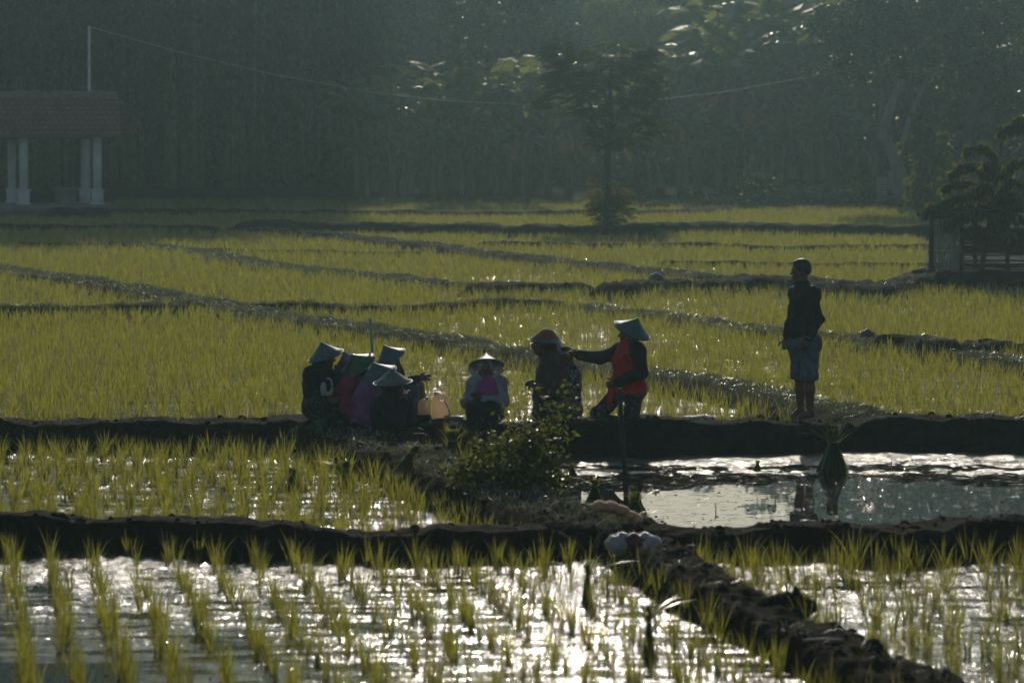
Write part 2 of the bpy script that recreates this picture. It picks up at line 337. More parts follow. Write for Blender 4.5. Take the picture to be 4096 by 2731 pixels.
# mud flats that break the surface of the front paddies
def mudflats():
    st = .034; xs = np.arange(-6.5, 6.5, st); ys = np.arange(20.5, 40.6, st); X, Y = np.meshgrid(xs, ys)
    pxx, pyy = to_px(np.stack([X, Y, X * 0], -1))
    g = lambda c, w: np.exp(-((pyy - c) / w) ** 2)
    right = 1 / (1 + np.exp(-(pxx - (2600 + (pyy - 2150) * 1.3)) / 60)); front = (pyy > 2140)
    b = np.where(front, -.012 + .020 * g(2310, 110) * (1 - right) + .016 * right * (1 - np.clip((pyy - 2400) / 330, 0, 1)) - .012 * (1 - right) * np.clip((pyy - 2420) / 200, 0, 1) - .012 * (pxx < 900) * (pyy > 2480), -.004)
    pond = (~front) & (pxx > 2100)
    b = np.where(pond, -.030 + .056 * g(1828, 40) + .028 * g(1890, 14), b)
    b = np.where((~front) & ~pond, -.012 + .02 * g(1820, 30), b)
    Z = b - .004 + .030 * fbm(X * 1.3, Y * 1.1, 3) + .034 * fbm(X * 5, Y * 4, 3) + .040 * fbm(X * 13, Y * 11, 3)
    keep = Z > -.004; kf = keep[:-1, :-1] | keep[1:, :-1] | keep[:-1, 1:] | keep[1:, 1:]
    nx = len(xs); i = (np.arange(len(ys) - 1)[:, None] * nx + np.arange(nx - 1)[None])[kf]
    F = np.stack([i, i + 1, i + nx + 1, i + nx], 1); V = np.stack([X, Y, Z], -1).reshape(-1, 3)
    used = np.unique(F); mp = np.zeros(len(V), int); mp[used] = np.arange(len(used))
    tag(mesh_obj('mud', V[used], mp[F], M['wet_mud']), kind='structure')
mudflats()

def in_bund(x, y, pad=0.0):
    hit = np.zeros(len(x), bool)
    for L, half, g, V in BUNDS:
        if len(L) < 2: continue
        b = (x > L[:, 0].min() - 1.5) & (x < L[:, 0].max() + 1.5) & (y > L[:, 1].min() - 1.5) & (y < L[:, 1].max() + 1.5)
        ii = np.where(b)[0]
        if not len(ii): continue
        Q = L[::3, :2]
        for k in range(0, len(ii), 4000):
            s_ = ii[k:k + 4000]; d = np.min((x[s_, None] - Q[None, :, 0]) ** 2 + (y[s_, None] - Q[None, :, 1]) ** 2, 1)
            hit[s_] |= d < (half * 1.05 + pad) ** 2
    return hit

# ------------------------------------------------------------------ rice and grass
def blades(base, n_per, length, width, lean, segs, spread, rg, tipw=0.05):
    """vectorised blades: base (H,3); returns V,F"""
    H = len(base); n = H * n_per; B = np.repeat(base, n_per, 0)
    az = rg.random(n) * 2 * PI; r = spread * np.sqrt(rg.random(n)); Lh = np.repeat(length, n_per) * (.6 + .5 * rg.random(n))
    B = B + np.stack([np.cos(az) * r, np.sin(az) * r, np.zeros(n)], 1)
    az2 = az + rg.normal(0, .5, n); ln = lean * (.15 + 1.1 * rg.random(n) ** 1.4); bend = rg.random(n) * .8
    t = np.linspace(0, 1, segs + 1); fa = rg.random(n) * PI
    hor = (ln[:, None] * (t + bend[:, None] * t ** 3)) * Lh[:, None]; ver = Lh[:, None] * (t - .18 * ln[:, None] * t ** 2 - .25 * ln[:, None] * bend[:, None] * t ** 3)
    cx = B[:, 0, None] + np.cos(az2)[:, None] * hor; cy = B[:, 1, None] + np.sin(az2)[:, None] * hor; cz = B[:, 2, None] + ver
    w = width * (1 - t ** 2 * (1 - tipw))[None] * (.7 + .6 * rg.random(n))[:, None] * .5
    wx = np.cos(fa)[:, None] * w; wy = np.sin(fa)[:, None] * w
    Vl = np.stack([cx - wx, cy - wy, cz], -1); Vr = np.stack([cx + wx, cy + wy, cz], -1)
    V = np.stack([Vl, Vr], 2).reshape(n, -1, 3); m = 2 * (segs + 1); k = np.arange(segs) * 2
    f = np.stack([k, k + 1, k + 3, k + 2], 1); F = (np.arange(n)[:, None, None] * m + f[None]).reshape(-1, 4)
    return V.reshape(-1, 3), F

def hill_grid(x0, x1, y0, y1, dx, dy, jit, skew=0.0):
    xs = np.arange(x0, x1, dx); ys = np.arange(y0, y1, dy); X, Y = np.meshgrid(xs, ys)
    X = X + Y * skew + rng.normal(0, jit, X.shape); Y = Y + rng.normal(0, jit, Y.shape)
    return X.ravel(), Y.ravel()
def in_view(x, y, m=1.15): return np.abs(x) < .1333 * y * m + .3
# foreground hills
fx, fy = hill_grid(-3, 12, 20.2, 31, .31, .17, .032, -.145)
mid = mid_y(fx); k = (fy < mid - .38) & in_view(fx, fy, 1.1) & (rng.random(len(fx)) > .30) & ~in_bund(fx, fy, -.02)
fpx, fpy = to_px(np.stack([fx, fy, fx * 0], 1)); k &= ~((fpx < 1200) & (fpy < 2330) & (rng.random(len(fx)) < .25))
fx, fy = fx[k], fy[k]
order = np.argsort(fy); near = order[:300]; rest = order[300:]
protos = []
for q in range(8):
    rg = np.random.default_rng(100 + q)
    V, F = blades(np.zeros((1, 3)), 11 + q % 4, np.array([.25 + .025 * (q % 4)]), .0068, .24, 4, .015, rg)
    protos.append((V, F))
rice_meshes = []
LAB_L = 'young green rice plant in the glittering foreground water, left of the muddy lower bund'
LAB_R = 'young green rice plant in the shining foreground mud, right of the muddy lower bund'
for n_, i_ in enumerate(near):
    q = n_ % 8
    if n_ < 8: o = mesh_obj('rice_plant', protos[q][0], protos[q][1], M['rice']); rice_meshes.append(o.data)
    else: o = bpy.data.objects.new('rice_plant', rice_meshes[q]); C.objects.link(o)
    o.location = (fx[i_], fy[i_], -.01); o.rotation_euler = (rng.normal(0, .06), rng.normal(0, .06), rng.random() * 6.28); s_ = .85 + .3 * rng.random(); o.scale = (s_, s_, s_)
    p_ = to_px(np.array([fx[i_], fy[i_], 0])); rt = p_[0] > 2560 + (p_[1] - 2200) * 1.75
    tag(o, LAB_R if rt else LAB_L, 'rice plant', 'young rice plants in the foreground paddies')
VV, FF, nn_ = [], [], 0
def rice_add(x, y, z, n_per, L, w, lean, segs, spread, seed):
    global nn_
    b = np.stack([x, y, np.full(len(x), z) if np.isscalar(z) else z], 1); rg = np.random.default_rng(seed)
    Lv = L * (.8 + .4 * rg.random(len(x))) * (1 + .5 * fbm(x * .35, y * .35))
    V, F = blades(b, n_per, Lv, w, lean, segs, spread, rg); VV.append(V); FF.append(F + nn_); nn_ += len(V)
rice_add(fx[rest], fy[rest], -.01, 13, .28, .007, .30, 4, .016, 1)
# middle-left paddy
x, y = hill_grid(-7, 3, 29, 41, .21, .20, .05, -.03)
ppx, ppy = to_px(np.stack([x, y, x * 0], 1))
k = (y > mid_y(x) + .35) & (y < main_y(x) - .62) & in_view(x, y) & ~in_bund(x, y, 0) & (ppx < 2050) & (rng.random(len(x)) > .22); rice_add(x[k], y[k], -.01, 15, .24, .0078, .34, 3, .024, 2)
# the fields behind, three grades of detail
for (a, b, dx, npb, w, sg, seed) in ((41, 60, .21, 12, .0085, 3, 3), (60, 88, .235, 11, .011, 2, 4), (88, 141, .31, 12, .018, 2, 5)):
    x, y = hill_grid(-.16 * b - 2, .16 * b + 2 + .145 * b, a, b, dx, dx, .045, -.1)
    k = (y > main_y(x) + .35) & in_view(x, y, 1.12) & ~in_bund(x, y, 0 if b < 100 else .05)
    den = fbm(x * .5 + 40, y * .25, 3); k &= rng.random(len(x)) > .10 + .8 * np.clip(den, 0, 1)
    ppx, ppy = to_px(np.stack([x, y, x * 0 + ZB], 1)); k &= ~((ppx < 440) & (y > 118)) & ~((ppx > 3700) & (y > 73) & (y < 100))
    rice_add(x[k], y[k], ZB - .01, npb, .255, w, .40, sg, .05 if b < 100 else .11, seed)
tag(mesh_obj('rice_plants', np.concatenate(VV), np.concatenate(FF), M['rice']), 'dense young rice filling the paddies beyond the nearest rows', 'rice', kind='stuff')
# short grass on the bunds
gb = []
for L, half, g, V in BUNDS:
    if not g: continue
    area = len(L) * np.linalg.norm(L[1] - L[0]) * half * 2; n = int(area * g * 3.2); Vg = V.reshape(len(L), -1, 3)
    i = rng.integers(0, len(L) - 1, n); j = rng.integers(4, 14, n); f = rng.random((n, 1)); h_ = rng.random((n, 1))
    p = (Vg[i, j] * (1 - f) + Vg[i + 1, j] * f) * (1 - h_) + Vg[i, j + 1] * h_
    kk = (fbm(p[:, 0] * 1.1, p[:, 1] * 1.1) > -.16) if g < 50 else np.ones(n, bool); gb.append(p[kk])
gb = np.concatenate(gb); rg = np.random.default_rng(9)
V, F = blades(gb, 5, np.full(len(gb), .075), .007, 1.1, 2, .05, rg)
tag(mesh_obj('grass', V, F, M['grass']), 'short grass growing on the earth bunds', 'grass', kind='stuff')
# ------------------------------------------------------------------ trees and plants of the far edge
def frame_from(d):
    d = d / (np.linalg.norm(d, axis=-1, keepdims=True) + 1e-9); ref = np.where(np.abs(d[..., 2:]) > .9, np.array([1., 0, 0]), np.array([0, 0, 1.]))
    u = np.cross(d, ref); u /= np.linalg.norm(u, axis=-1, keepdims=True) + 1e-9; return d, u, np.cross(u, d)
def leafset(c, size, rg, aspect=.45, droop=.3, bend=.15):
    """rhombic leaves at centres c"""
    n = len(c); d = rg.normal(0, 1, (n, 3)); d[:, 2] = d[:, 2] * .5 - droop; d, u, w = frame_from(d)
    a = rg.random((n, 1)) * 2 * PI; s = np.cos(a) * u + np.sin(a) * w; nn = np.cross(d, s)
    L = size * (.6 + .8 * rg.random((n, 1))); W = L * aspect * .5
    V = np.stack([c, c + d * L * .45 + s * W + nn * L * bend, c + d * L, c + d * L * .45 - s * W + nn * L * bend], 1).reshape(-1, 3)
    k = np.arange(n)[:, None] * 4; return V, np.concatenate([k, k + 1, k + 2, k + 3], 1)
def clumped(rg, centers, rad, per, flat=.6):
    """leaf positions gathered in clumps"""
    n = len(centers) * per; c = np.repeat(centers, per, 0); v = rg.normal(0, 1, (n, 3)); v /= np.linalg.norm(v, axis=1)[:, None]
    return c + v * rad * (rg.random((n, 1)) ** .45) * np.array([1, 1, flat])
def ellipsoid_pts(rg, n, c, r, lo=.35):
    v = rg.normal(0, 1, (n, 3)); v /= np.linalg.norm(v, axis=1)[:, None]
    return np.array(c) + v * np.array(r) * (lo + (1 - lo) * rg.random((n, 1)) ** .5)
def limb(a, b, rg, n=7, wob=.08):
    a, b = np.array(a, float), np.array(b, float); t = np.linspace(0, 1, n)[:, None]; L = np.linalg.norm(b - a)
    p = a + (b - a) * t; p[1:-1] += rg.normal(0, wob * L / 4, (n - 2, 3)); return p

def broad_tree(seed, h, crown_r, trunk_r=.2, leaf=.36, clumps=130, per=70, base_frac=.35, mat='tree_leaf', name='broadleaf_tree'):
    rg = np.random.default_rng(seed); root = thing(name, None, 'tree')
    tb = MB(); top = h * .75; tr = limb((0, 0, -.2), (rg.normal(0, .4), rg.normal(0, .4), top), rg, 9, .12)
    tb.tube(tr, np.linspace(trunk_r, trunk_r * .35, 9), 9)
    cz = h * (base_frac + 1) / 2; rr = (crown_r, crown_r, h * (1 - base_frac) / 2)
    cc = ellipsoid_pts(rg, clumps, (0, 0, cz), rr, .3); cc += rg.normal(0, .25, cc.shape)
    for q in range(9):
        k = rg.integers(0, len(cc)); s0 = tr[rg.integers(3, 8)]; tb.tube(limb(s0, cc[k], rg, 6), np.linspace(trunk_r * .4, .02, 6), 6)
    tb.build('trunk', M['bark'], root)
    p = clumped(rg, cc, crown_r * .19, per, .55); V, F = leafset(p, leaf, rg, .5, .4); mesh_obj('crown', V, F, M[mat], root); return root
def bamboo(seed):
    rg = np.random.default_rng(seed); root = thing('bamboo_clump', None, 'bamboo'); cb = MB(); lp = []
    for q in range(30):
        a = rg.random() * 6.28; r0 = .7 * math.sqrt(rg.random()); h = 17 + 6 * rg.random(); out = .8 + 2.2 * rg.random()
        t = np.linspace(0, 1, 12); pts = np.stack([np.cos(a) * (r0 + out * t ** 3), np.sin(a) * (r0 + out * t ** 3), h * (t - .1 * t ** 3)], 1)
        cb.tube(pts, np.linspace(.055, .012, 12), 6)
        n = 900; tt = .12 + .88 * rg.random(n) ** .8; base = np.stack([np.interp(tt, t, pts[:, k]) for k in range(3)], 1)
        lp.append(base + rg.normal(0, 1, (n, 3)) * (.25 + .5 * (1 - tt[:, None])) * np.array([1, 1, .8]))
    cb.build('culms', M['bamboo_culm'], root)
    p = np.concatenate(lp); V, F = leafset(p, .42, rg, .14, 1.2, .1); mesh_obj('foliage', V, F, M['bamboo_leaf'], root); return root

def banana_leaf(rg, base, az, L, rise, droop, width=.6, torn=.35):
    """arched blade with a folded midrib and torn edges"""
    n = 18; t = np.linspace(0, 1, n); el = rise - droop * t ** 1.3; ds = L / n
    hx = np.cumsum(np.cos(el)) * ds; hz = np.cumsum(np.sin(el)) * ds
    side = np.array([-math.sin(az), math.cos(az), 0]); fw = np.array([math.cos(az), math.sin(az), 0])
    mid = base + fw * hx[:, None] + np.array([0, 0, 1.]) * hz[:, None]
    w = width * .5 * np.clip(np.sin(PI * np.clip((t - .12) / .88, 0, 1)) ** .55, 0, 1); w[0] = .0
    fold = .18 + .25 * rg.random(); V = []; F = []; k = 0
    for s_ in (-1, 1):
        gap = 0
        for i in range(1, n - 1):
            if rg.random() < torn: gap = rg.uniform(.1, .4)
            else: gap = 0
            sl = rg.normal(0, .10) if torn > .1 else 0
            for_ = lambda i, ww: mid[i] + side * s_ * ww * math.cos(fold + sl) + np.array([0, 0, -1.]) * ww * math.sin(fold + sl)
            a, b = mid[i], mid[i + 1]; c_ = for_(i + 1, w[i + 1]); d_ = for_(i, w[i]); c_ = c_ + (d_ - c_) * gap
            V += [a, b, c_, d_]; F.append((k, k + 1, k + 2, k + 3)); k += 4
    m = MB(); m.add(np.array(V), [np.array(F)]); m.tube(mid[::3], np.linspace(.03, .008, len(mid[::3])), 5); return m
def banana(seed, h=3.0):
    rg = np.random.default_rng(seed); root = thing('banana_plant', None, 'banana plant'); lean = rg.normal(0, .25, 2)
    pts = np.array([(lean[0] * t * t, lean[1] * t * t, h * t - .2) for t in np.linspace(0, 1, 7)]); sb = MB(); sb.tube(pts, np.linspace(.17, .08, 7), 9); sb.build('stem', M['banana_stem'], root)
    top = pts[-1]; nl = 9
    for q in range(nl):
        az = q * 2.4 + rg.normal(0, .3); young = q / nl
        banana_leaf(rg, top + np.array([0, 0, -.15 * (1 - young)]), az, 2.1 + .8 * rg.random(), 1.0 + .5 * young, 1.2 + 1.0 * (1 - young) + .3 * rg.random(), .80, .22).build('leaf', M['banana_leaf'], root)
    for q in range(4):
        az = rg.random() * 6.28; banana_leaf(rg, top + np.array([0, 0, -.35]), az, 1.7 + .6 * rg.random(), .2, 2.6, .35, .7).build('dead_leaf', M['dead_leaf'], root)
    return root

def put(root, loc, rz, s=1.0, label=None, group=None, tilt=0):
    root.location = [float(v) for v in loc]; root.rotation_euler = (tilt, 0, rz); root.scale = (s, s, s)
    if label: root['label'] = label
    if group: root['group'] = group
    return root
used = set()
def place(proto, *a, **k):
    r = proto if proto.name not in used else copy_tree(proto)
    used.add(proto.name); return put(r, *a, **k)

# bamboo grove on the left
bam = [bamboo(21), bamboo(22), bamboo(23)]
for q, (bx_, by_) in enumerate([(-17.5, 147), (-15.0, 149), (-12.6, 147.5), (-10.4, 148.5), (-8.3, 150), (-16.0, 153), (-13.0, 154), (-10.0, 154), (-20.5, 149), (-6.6, 153.5)]):
    place(bam[q % 3], (bx_, by_, .5), q * 1.3, 1.16 + .04 * (q % 4), 'tall dark bamboo clump in the shaded grove between the pavilion and the banana plants', 'bamboo clumps at the far edge')
# broad trees that close the view; low in the gap right of the middle
bt = [broad_tree(31, 14, 3.4), broad_tree(32, 13, 3.0, clumps=90), broad_tree(33, 15, 3.8)]
GL = 'hazy broadleaf tree among the crowded dim trees closing the view behind the banana plants'
k = 0
for (bx_, by_, s_) in [(-24, 150, 1.8), (-21, 155, 1.7), (-27, 156, 1.9), (-7.5, 178, 1.2), (-3.6, 174, 1.1), (-1.0, 176, 1.08), (4.6, 180, .66), (6.8, 179, .70), (9.0, 177, .88), (11.5, 172, 1.0), (13.8, 168, 1.05), (16.8, 160, 1.1), (-1.8, 184, 1.1), (19.5, 154, 1.25), (22.5, 158, 1.3), (26, 155, 1.3), (-32, 158, 1.8), (30, 160, 1.1), (-8.2, 162, 1.35), (11.3, 180, 1.0), (16, 170, 1.15)]:
    place(bt[k % 3], (bx_, by_, .6), k * 2.1, s_, GL, 'broadleaf trees closing the view'); k += 1
# the wood beyond, one mass, and undergrowth along the edge
rg = np.random.default_rng(41)
n = 4200; X = rg.uniform(-42, 42, n); hgt = np.interp(X, [-42, -8, -4, 0, 2.5, 7, 9.5, 42], [24, 24, 14, 11, 11, 11, 14, 17]) ; Z = rg.random(n) * hgt
cc = np.stack([X, 186 + 5 * rg.random(n), Z], 1); p = clumped(rg, cc, 1.3, 55, .8); V, F = leafset(p, .5, rg, .6, .2)
tag(mesh_obj('forest', V, F, M['tree_leaf']), 'dim mass of forest seen between the nearer trees', 'forest', kind='stuff')
n = 700; X = rg.uniform(-30, 30, n); cc = np.stack([X, 145.5 + 5 * rg.random(n), .5 + rg.random(n) ** 2 * 2.0], 1); cc[:, 1] += 3; p = clumped(rg, cc, .6, 45, .8); V, F = leafset(p, .26, rg, .4, .0)
tag(mesh_obj('undergrowth', V, F, M['bamboo_leaf']), 'dark tangled undergrowth along the forest edge', 'undergrowth', kind='stuff')
n = 900; X = np.concatenate([rg.uniform(-30, -5, 500), rg.uniform(-6, 24, 400)]); Z = np.where(X < -5, rg.random(n) * 6, rg.random(n) * 1.1) + .4; cc = np.stack([X, np.where(X < -5, 157, 151) + 2 * rg.random(n), Z], 1); p = clumped(rg, cc, .7, 50, .8); V, F = leafset(p, .3, rg, .4, .0)
tag(mesh_obj('thicket', V, F, M['bamboo_leaf']), 'dark thicket filling the gaps between the far stems', 'thicket', kind='stuff')
# bank with low weeds on the right
n = 420; X = rg.uniform(4.5, 22, n); Y = rg.uniform(128, 142, n); hh = np.clip((X - 4.5) / 8, .15, 1); cc = np.stack([X, Y, ZB + rg.random(n) * 1.1 * hh], 1); p = clumped(rg, cc, .4, 45, .7); V, F = leafset(p, .17, rg, .4, -.1)
tag(mesh_obj('weeds', V, F, M['bamboo_leaf']), 'low dark weeds covering the bank below the trees on the right', 'weeds', kind='stuff')

# banana plants
bn = [banana(51, 3.1), banana(52, 2.8), banana(53, 3.4), banana(54, 3.0)]
GB1 = 'banana plant with glinting arched leaves in the misty row left of the feathery tree'
GB2 = 'banana plant with broad glinting leaves in the misty stand right of the feathery tree'
spots = [(1430, 144, 1.0), (1500, 146, 1.05), (1570, 143.5, .95), (1640, 145, 1.12), (1700, 147, 1.15), (1760, 144, 1.05), (1820, 146, 1.1), (1890, 144.5, 1.12), (1960, 147, 1.2), (2030, 145, 1.1), (2110, 147, 1.15), (2190, 145.5, 1.0), (2280, 148, .95), (1470, 142.5, .6), (1610, 142.5, .55), (1730, 142, .65), (1850, 142.5, .6), (1990, 142, .62), (2090, 142.5, .55)]
for q, (px_, Y_, s_) in enumerate(spots): place(bn[q % 4], (A(px_, 800, Y_)[0], Y_, .45), q * 1.9 + .4, s_ * .98, GB1, 'banana plants left of the feathery tree')
spots = [(2560, 149, 1.15), (2640, 147, 1.2), (2720, 150, 1.35), (2790, 146, 1.25), (2860, 149, 1.5), (2930, 145, 1.3), (3010, 148, 1.6), (3080, 145, 1.35), (3160, 149, 1.75), (3230, 146, 1.45), (3320, 150, 1.85), (3400, 146, 1.5), (3490, 149, 1.5), (3040, 151, 1.9), (3930, 136, 1.5), (2890, 152, 1.8), (2600, 143, .6), (2740, 142.5, .7), (2880, 143, .65), (2980, 142.5, .6), (3120, 143, .7), (3290, 143, .8), (3420, 142, .7)]
for q, (px_, Y_, s_) in enumerate(spots): place(bn[(q + 1) % 4], (A(px_, 800, Y_)[0], Y_, .45), q * 2.3 + 1, s_, GB2, 'banana plants right of the feathery tree')

# the leafy tree rising behind the bananas with a leaning trunk
rg = np.random.default_rng(61)
def pixel_tree(name, label, Y0, trunk, branches, clumps, leaf, mat, barkmat, per=60, rad=.5, base=None, aspect=.45, droop=.5, flat=.7):
    b = A(trunk[0][0], trunk[0][1], Y0); b[2] = base if base is not None else b[2]; root = thing(name, label, 'tree', b); tb = MB()
    T = lambda q: A(q[0], q[1], Y0 + (q[3] if len(q) > 3 else 0))
    pts = np.array([T(q) for q in trunk]); pts[0] = b; tb.tube(resample(pts, .4), np.interp(np.linspace(0, 1, len(resample(pts, .4))), np.linspace(0, 1, len(trunk)), [q[2] for q in trunk]), 9)
    for br in branches: pp = np.array([T(q) for q in br]); tb.tube(resample(pp, .3), np.linspace(br[0][2], br[-1][2], len(resample(pp, .3))), 7)
    tb.build('trunk', M[barkmat], root, origin=b)
    cc = []
    for (cx, cy, rx, ry, n_) in clumps:
        a = rg.random(n_) * 6.28; r = np.sqrt(rg.random(n_)); c = np.array([A(cx + rx * r_ * math.cos(a_), cy + ry * r_ * math.sin(a_), Y0) for r_, a_ in zip(r, a)]); c[:, 1] += rg.normal(0, rx / FPX * Y0 * .45, n_); cc.append(c)
    p = clumped(rg, np.concatenate(cc), rad, per, flat); V, F = leafset(p, leaf, rg, aspect, droop); mesh_obj('crown', V - b, F, M[mat], root); return root
pixel_tree('leafy_tree', 'leafy tree with a thin dark leaning trunk rising above the banana plants at top centre', 146, [(1862, 800, .14), (1862, 420, .12), (1880, 250, .10), (1905, 120, .09), (1935, 0, .08), (1950, -150, .05)],
    [[(1900, 150, .06), (1925, 80, .05), (1965, 0, .04), (2020, -80, .03)], [(1930, 20, .05), (1920, -60, .04), (1900, -160, .03)]],
    [(1870, 120, 100, 100, 34), (1800, 60, 60, 60, 12), (2080, 40, 110, 70, 26), (1960, -80, 230, 110, 60), (1850, 200, 60, 40, 8), (2150, -60, 100, 60, 14)], .2, 'tree_leaf', 'bark', 46, .42)
pixel_tree('leafy_tree', 'bushy pale green treetop standing in the brightest haze right of the feathery tree', 166, [(2560, 760, .16), (2550, 400, .13), (2540, 100, .1)],
    [[(2545, 300, .07), (2430, 120, .03)], [(2545, 250, .07), (2680, 100, .03)]],
    [(2440, 80, 110, 80, 26), (2580, 90, 120, 70, 30), (2700, 120, 90, 80, 18), (2530, 230, 130, 90, 24)], .2, 'feather_leaf', 'bark', 55, .5)
# tree with the pale curving trunk on the right
pixel_tree('old_tree', 'old tree with a pale curving trunk and a dark crown behind the hut', 128, [(3610, 815, .30), (3600, 700, .25), (3570, 620, .19), (3530, 540, .17), (3560, 440, .14), (3598, 350, .13), (3605, 250, .12), (3640, 190, .12), (3700, 100, .1), (3760, -40, .07)],
    [[(3605, 600, .12), (3640, 470, .1), (3700, 330, .07), (3760, 180, .04)], [(3620, 220, .08), (3520, 100, .05), (3450, 0, .03)], [(3640, 190, .08), (3780, 190, .06), (3900, 120, .03)]],
    [(3450, 90, 200, 110, 90), (3700, 60, 220, 130, 100), (3950, 100, 200, 140, 90), (3420, 250, 90, 90, 22), (3650, 250, 120, 60, 20), (3980, 330, 130, 120, 44), (3700, -160, 420, 120, 120), (3860, 300, 90, 90, 20)], .15, 'tree_leaf', 'pale_bark', 70, .42, base=.5)
pixel_tree('dark_tree', 'dark straight trunked tree standing between the climber and the right edge', 127, [(3880, 815, .22), (3870, 600, .18), (3890, 450, .15), (3950, 250, .1)],
    [[(3880, 520, .1), (3990, 380, .05)], [(3885, 480, .09), (3800, 330, .04)]], [(4020, 480, 110, 120, 26), (3900, 260, 120, 70, 22)], .16, 'tree_leaf', 'bark', 55, .42, base=.5)
pixel_tree('leafy_climber', 'broad-leaved climber hanging in a pale green column beside the curving trunk', 124, [(3740, 815, .06), (3735, 600, .05), (3720, 440, .04)],
    [[(3730, 470, .03), (3790, 430, .02)]], [(3720, 470, 50, 40, 10), (3700, 560, 80, 70, 26), (3730, 640, 80, 50, 18), (3690, 720, 40, 60, 8), (3700, 800, 70, 40, 12)], .2, 'shrub_leaf', 'bark', 26, .3, aspect=.8, droop=.9, base=.4)
pixel_tree('leafy_shrub', 'rounded shrub on the bank below the bananas on the right', 131, [(3060, 830, .05), (3060, 780, .04)], [[(3060, 790, .03), (3100, 740, .02)]], [(3050, 760, 110, 60, 40), (2990, 810, 70, 30, 14)], .12, 'tree_leaf', 'bark', 60, .3, base=.3)
pixel_tree('shade_tree', 'dark tree with drooping foliage above the pavilion roof', 141, [(60, 800, .25), (70, 500, .2), (60, 100, .15)], [[(65, 300, .1), (200, 80, .04)], [(65, 200, .1), (-80, 60, .05)]],
    [(60, 60, 200, 110, 80), (60, 230, 160, 90, 44), (-120, 150, 150, 150, 50), (240, 60, 60, 60, 12), (0, -150, 300, 120, 80)], .2, 'tree_leaf', 'bark', 60, .45, base=.5, droop=.8)
pixel_tree('leafy_shrub', 'low shrub with glinting leaves seen between the pavilion columns', 133, [(130, 820, .05), (120, 700, .04), (100, 600, .03)], [[(115, 660, .03), (190, 620, .015)]], [(110, 610, 50, 50, 12), (170, 650, 50, 60, 14), (20, 700, 60, 70, 16), (150, 720, 60, 40, 8)], .17, 'banana_leaf', 'bark', 26, .26, base=.3, droop=.7)

# feathery fronds
def frond(rg, base, az, L, rise, droop, pairs=11, leaflet=.10, lw=.36, hang=.6):
    n = pairs + 2; t = np.linspace(0, 1, n); el = rise - droop * t; fw = np.array([math.cos(az), math.sin(az), 0]); side = np.array([-math.sin(az), math.cos(az), 0])
    mid = base + np.cumsum(np.cos(el))[:, None] * (L / n) * fw + np.cumsum(np.sin(el))[:, None] * (L / n) * np.array([0, 0, 1.])
    ll = leaflet * np.sin(PI * (.12 + .80 * t)) ** .6; V = []
    for i in range(1, n):
        for s_ in (-1, 1):
            d = side * s_ * math.cos(hang) + np.array([0, 0, -1.]) * math.sin(hang) + fw * .35 + rg.normal(0, .08, 3); d /= np.linalg.norm(d); w = np.cross(d, np.cross(fw, side)) ; w = fw * lw * ll[i] * .5
            a = mid[i]; V += [a, a + d * ll[i] * .5 + w, a + d * ll[i], a + d * ll[i] * .5 - w]
    V = np.array(V); k = np.arange(len(V) // 4)[:, None] * 4; return V, np.concatenate([k, k + 1, k + 2, k + 3], 1), mid
def frond_crown(rg, centers, rad, per, L, out_from, **kw):
    m = MB()
    for c in centers:
        for q in range(per):
            p = c + rg.normal(0, rad, 3) * np.array([1, 1, .7]); o_ = p - out_from; az = math.atan2(o_[1], o_[0]) + rg.normal(0, .9)
            V, F, _ = frond(rg, p, az, L * (.7 + .6 * rg.random()), .35 + .3 * rg.random(), 1.1 + .4 * rg.random(), **kw); m.add(V, [F])
    return m
rg = np.random.default_rng(71)
Yt = P(2430, 888, ZB + .3)[1]; base = A(2430, 888, Yt); T = lambda x, y, d=0: A(x, y, Yt + d)
root = thing('feathery_tree', 'slender tree with feathery layered foliage standing alone on the far bund', 'tree', base)
tb = MB(); tr = np.array([T(2430, 900), T(2432, 760), T(2428, 640), T(2436, 560), T(2445, 460), T(2440, 330), T(2450, 230)]); tb.tube(resample(tr, .15), np.linspace(.15, .03, len(resample(tr, .15))), 9)
tb.tube(np.array([T(2424, 892, .05), T(2400, 830), T(2395, 780)]), [.05, .04, .02], 6)
for br in ([(2434, 590, 0), (2380, 500, .2), (2310, 400, .4), (2250, 300, .5), (2220, 220, .5)], [(2436, 560, 0), (2470, 470, -.3), (2520, 380, -.4), (2560, 290, -.5)], [(2440, 520, 0), (2360, 420, -.5), (2330, 280, -.6), (2310, 180, -.6)], [(2436, 600, 0), (2520, 540, .2), (2590, 470, .3)], [(2440, 470, 0), (2410, 330, .5), (2400, 230, .6)], [(2434, 640, 0), (2380, 620, -.4)]):
    pp = resample(np.array([T(*q) for q in br]), .15); tb.tube(pp, np.linspace(.06, .012, len(pp)), 6)
tb.build('trunk', M['bark'], root, origin=base)
cl = []
for (cx, cy, rx, ry, n_) in [(2255, 210, 60, 55, 16), (2220, 320, 55, 60, 15), (2300, 330, 70, 70, 18), (2400, 280, 60, 80, 16), (2500, 220, 85, 60, 26), (2570, 300, 60, 60, 16), (2470, 350, 100, 70, 26), (2360, 430, 90, 50, 14), (2560, 450, 80, 60, 14), (2430, 480, 90, 60, 20), (2590, 510, 60, 40, 10), (2420, 570, 70, 40, 12), (2500, 560, 60, 40, 8), (2330, 250, 60, 60, 10), (2610, 360, 30, 40, 5), (2200, 400, 30, 40, 4)]:
    for q in range(n_): a = rg.random() * 6.28; r = math.sqrt(rg.random()); cl.append(T(cx + rx * r * math.cos(a), cy + ry * r * math.sin(a), rg.normal(0, .5)))
frond_crown(rg, cl, .10, 6, .44, T(2430, 450), pairs=12, leaflet=.13, lw=.4).build('crown', M['feather_leaf'], root, origin=base)
b2 = P(2425, 895, ZB + .3); b2[1] -= .3
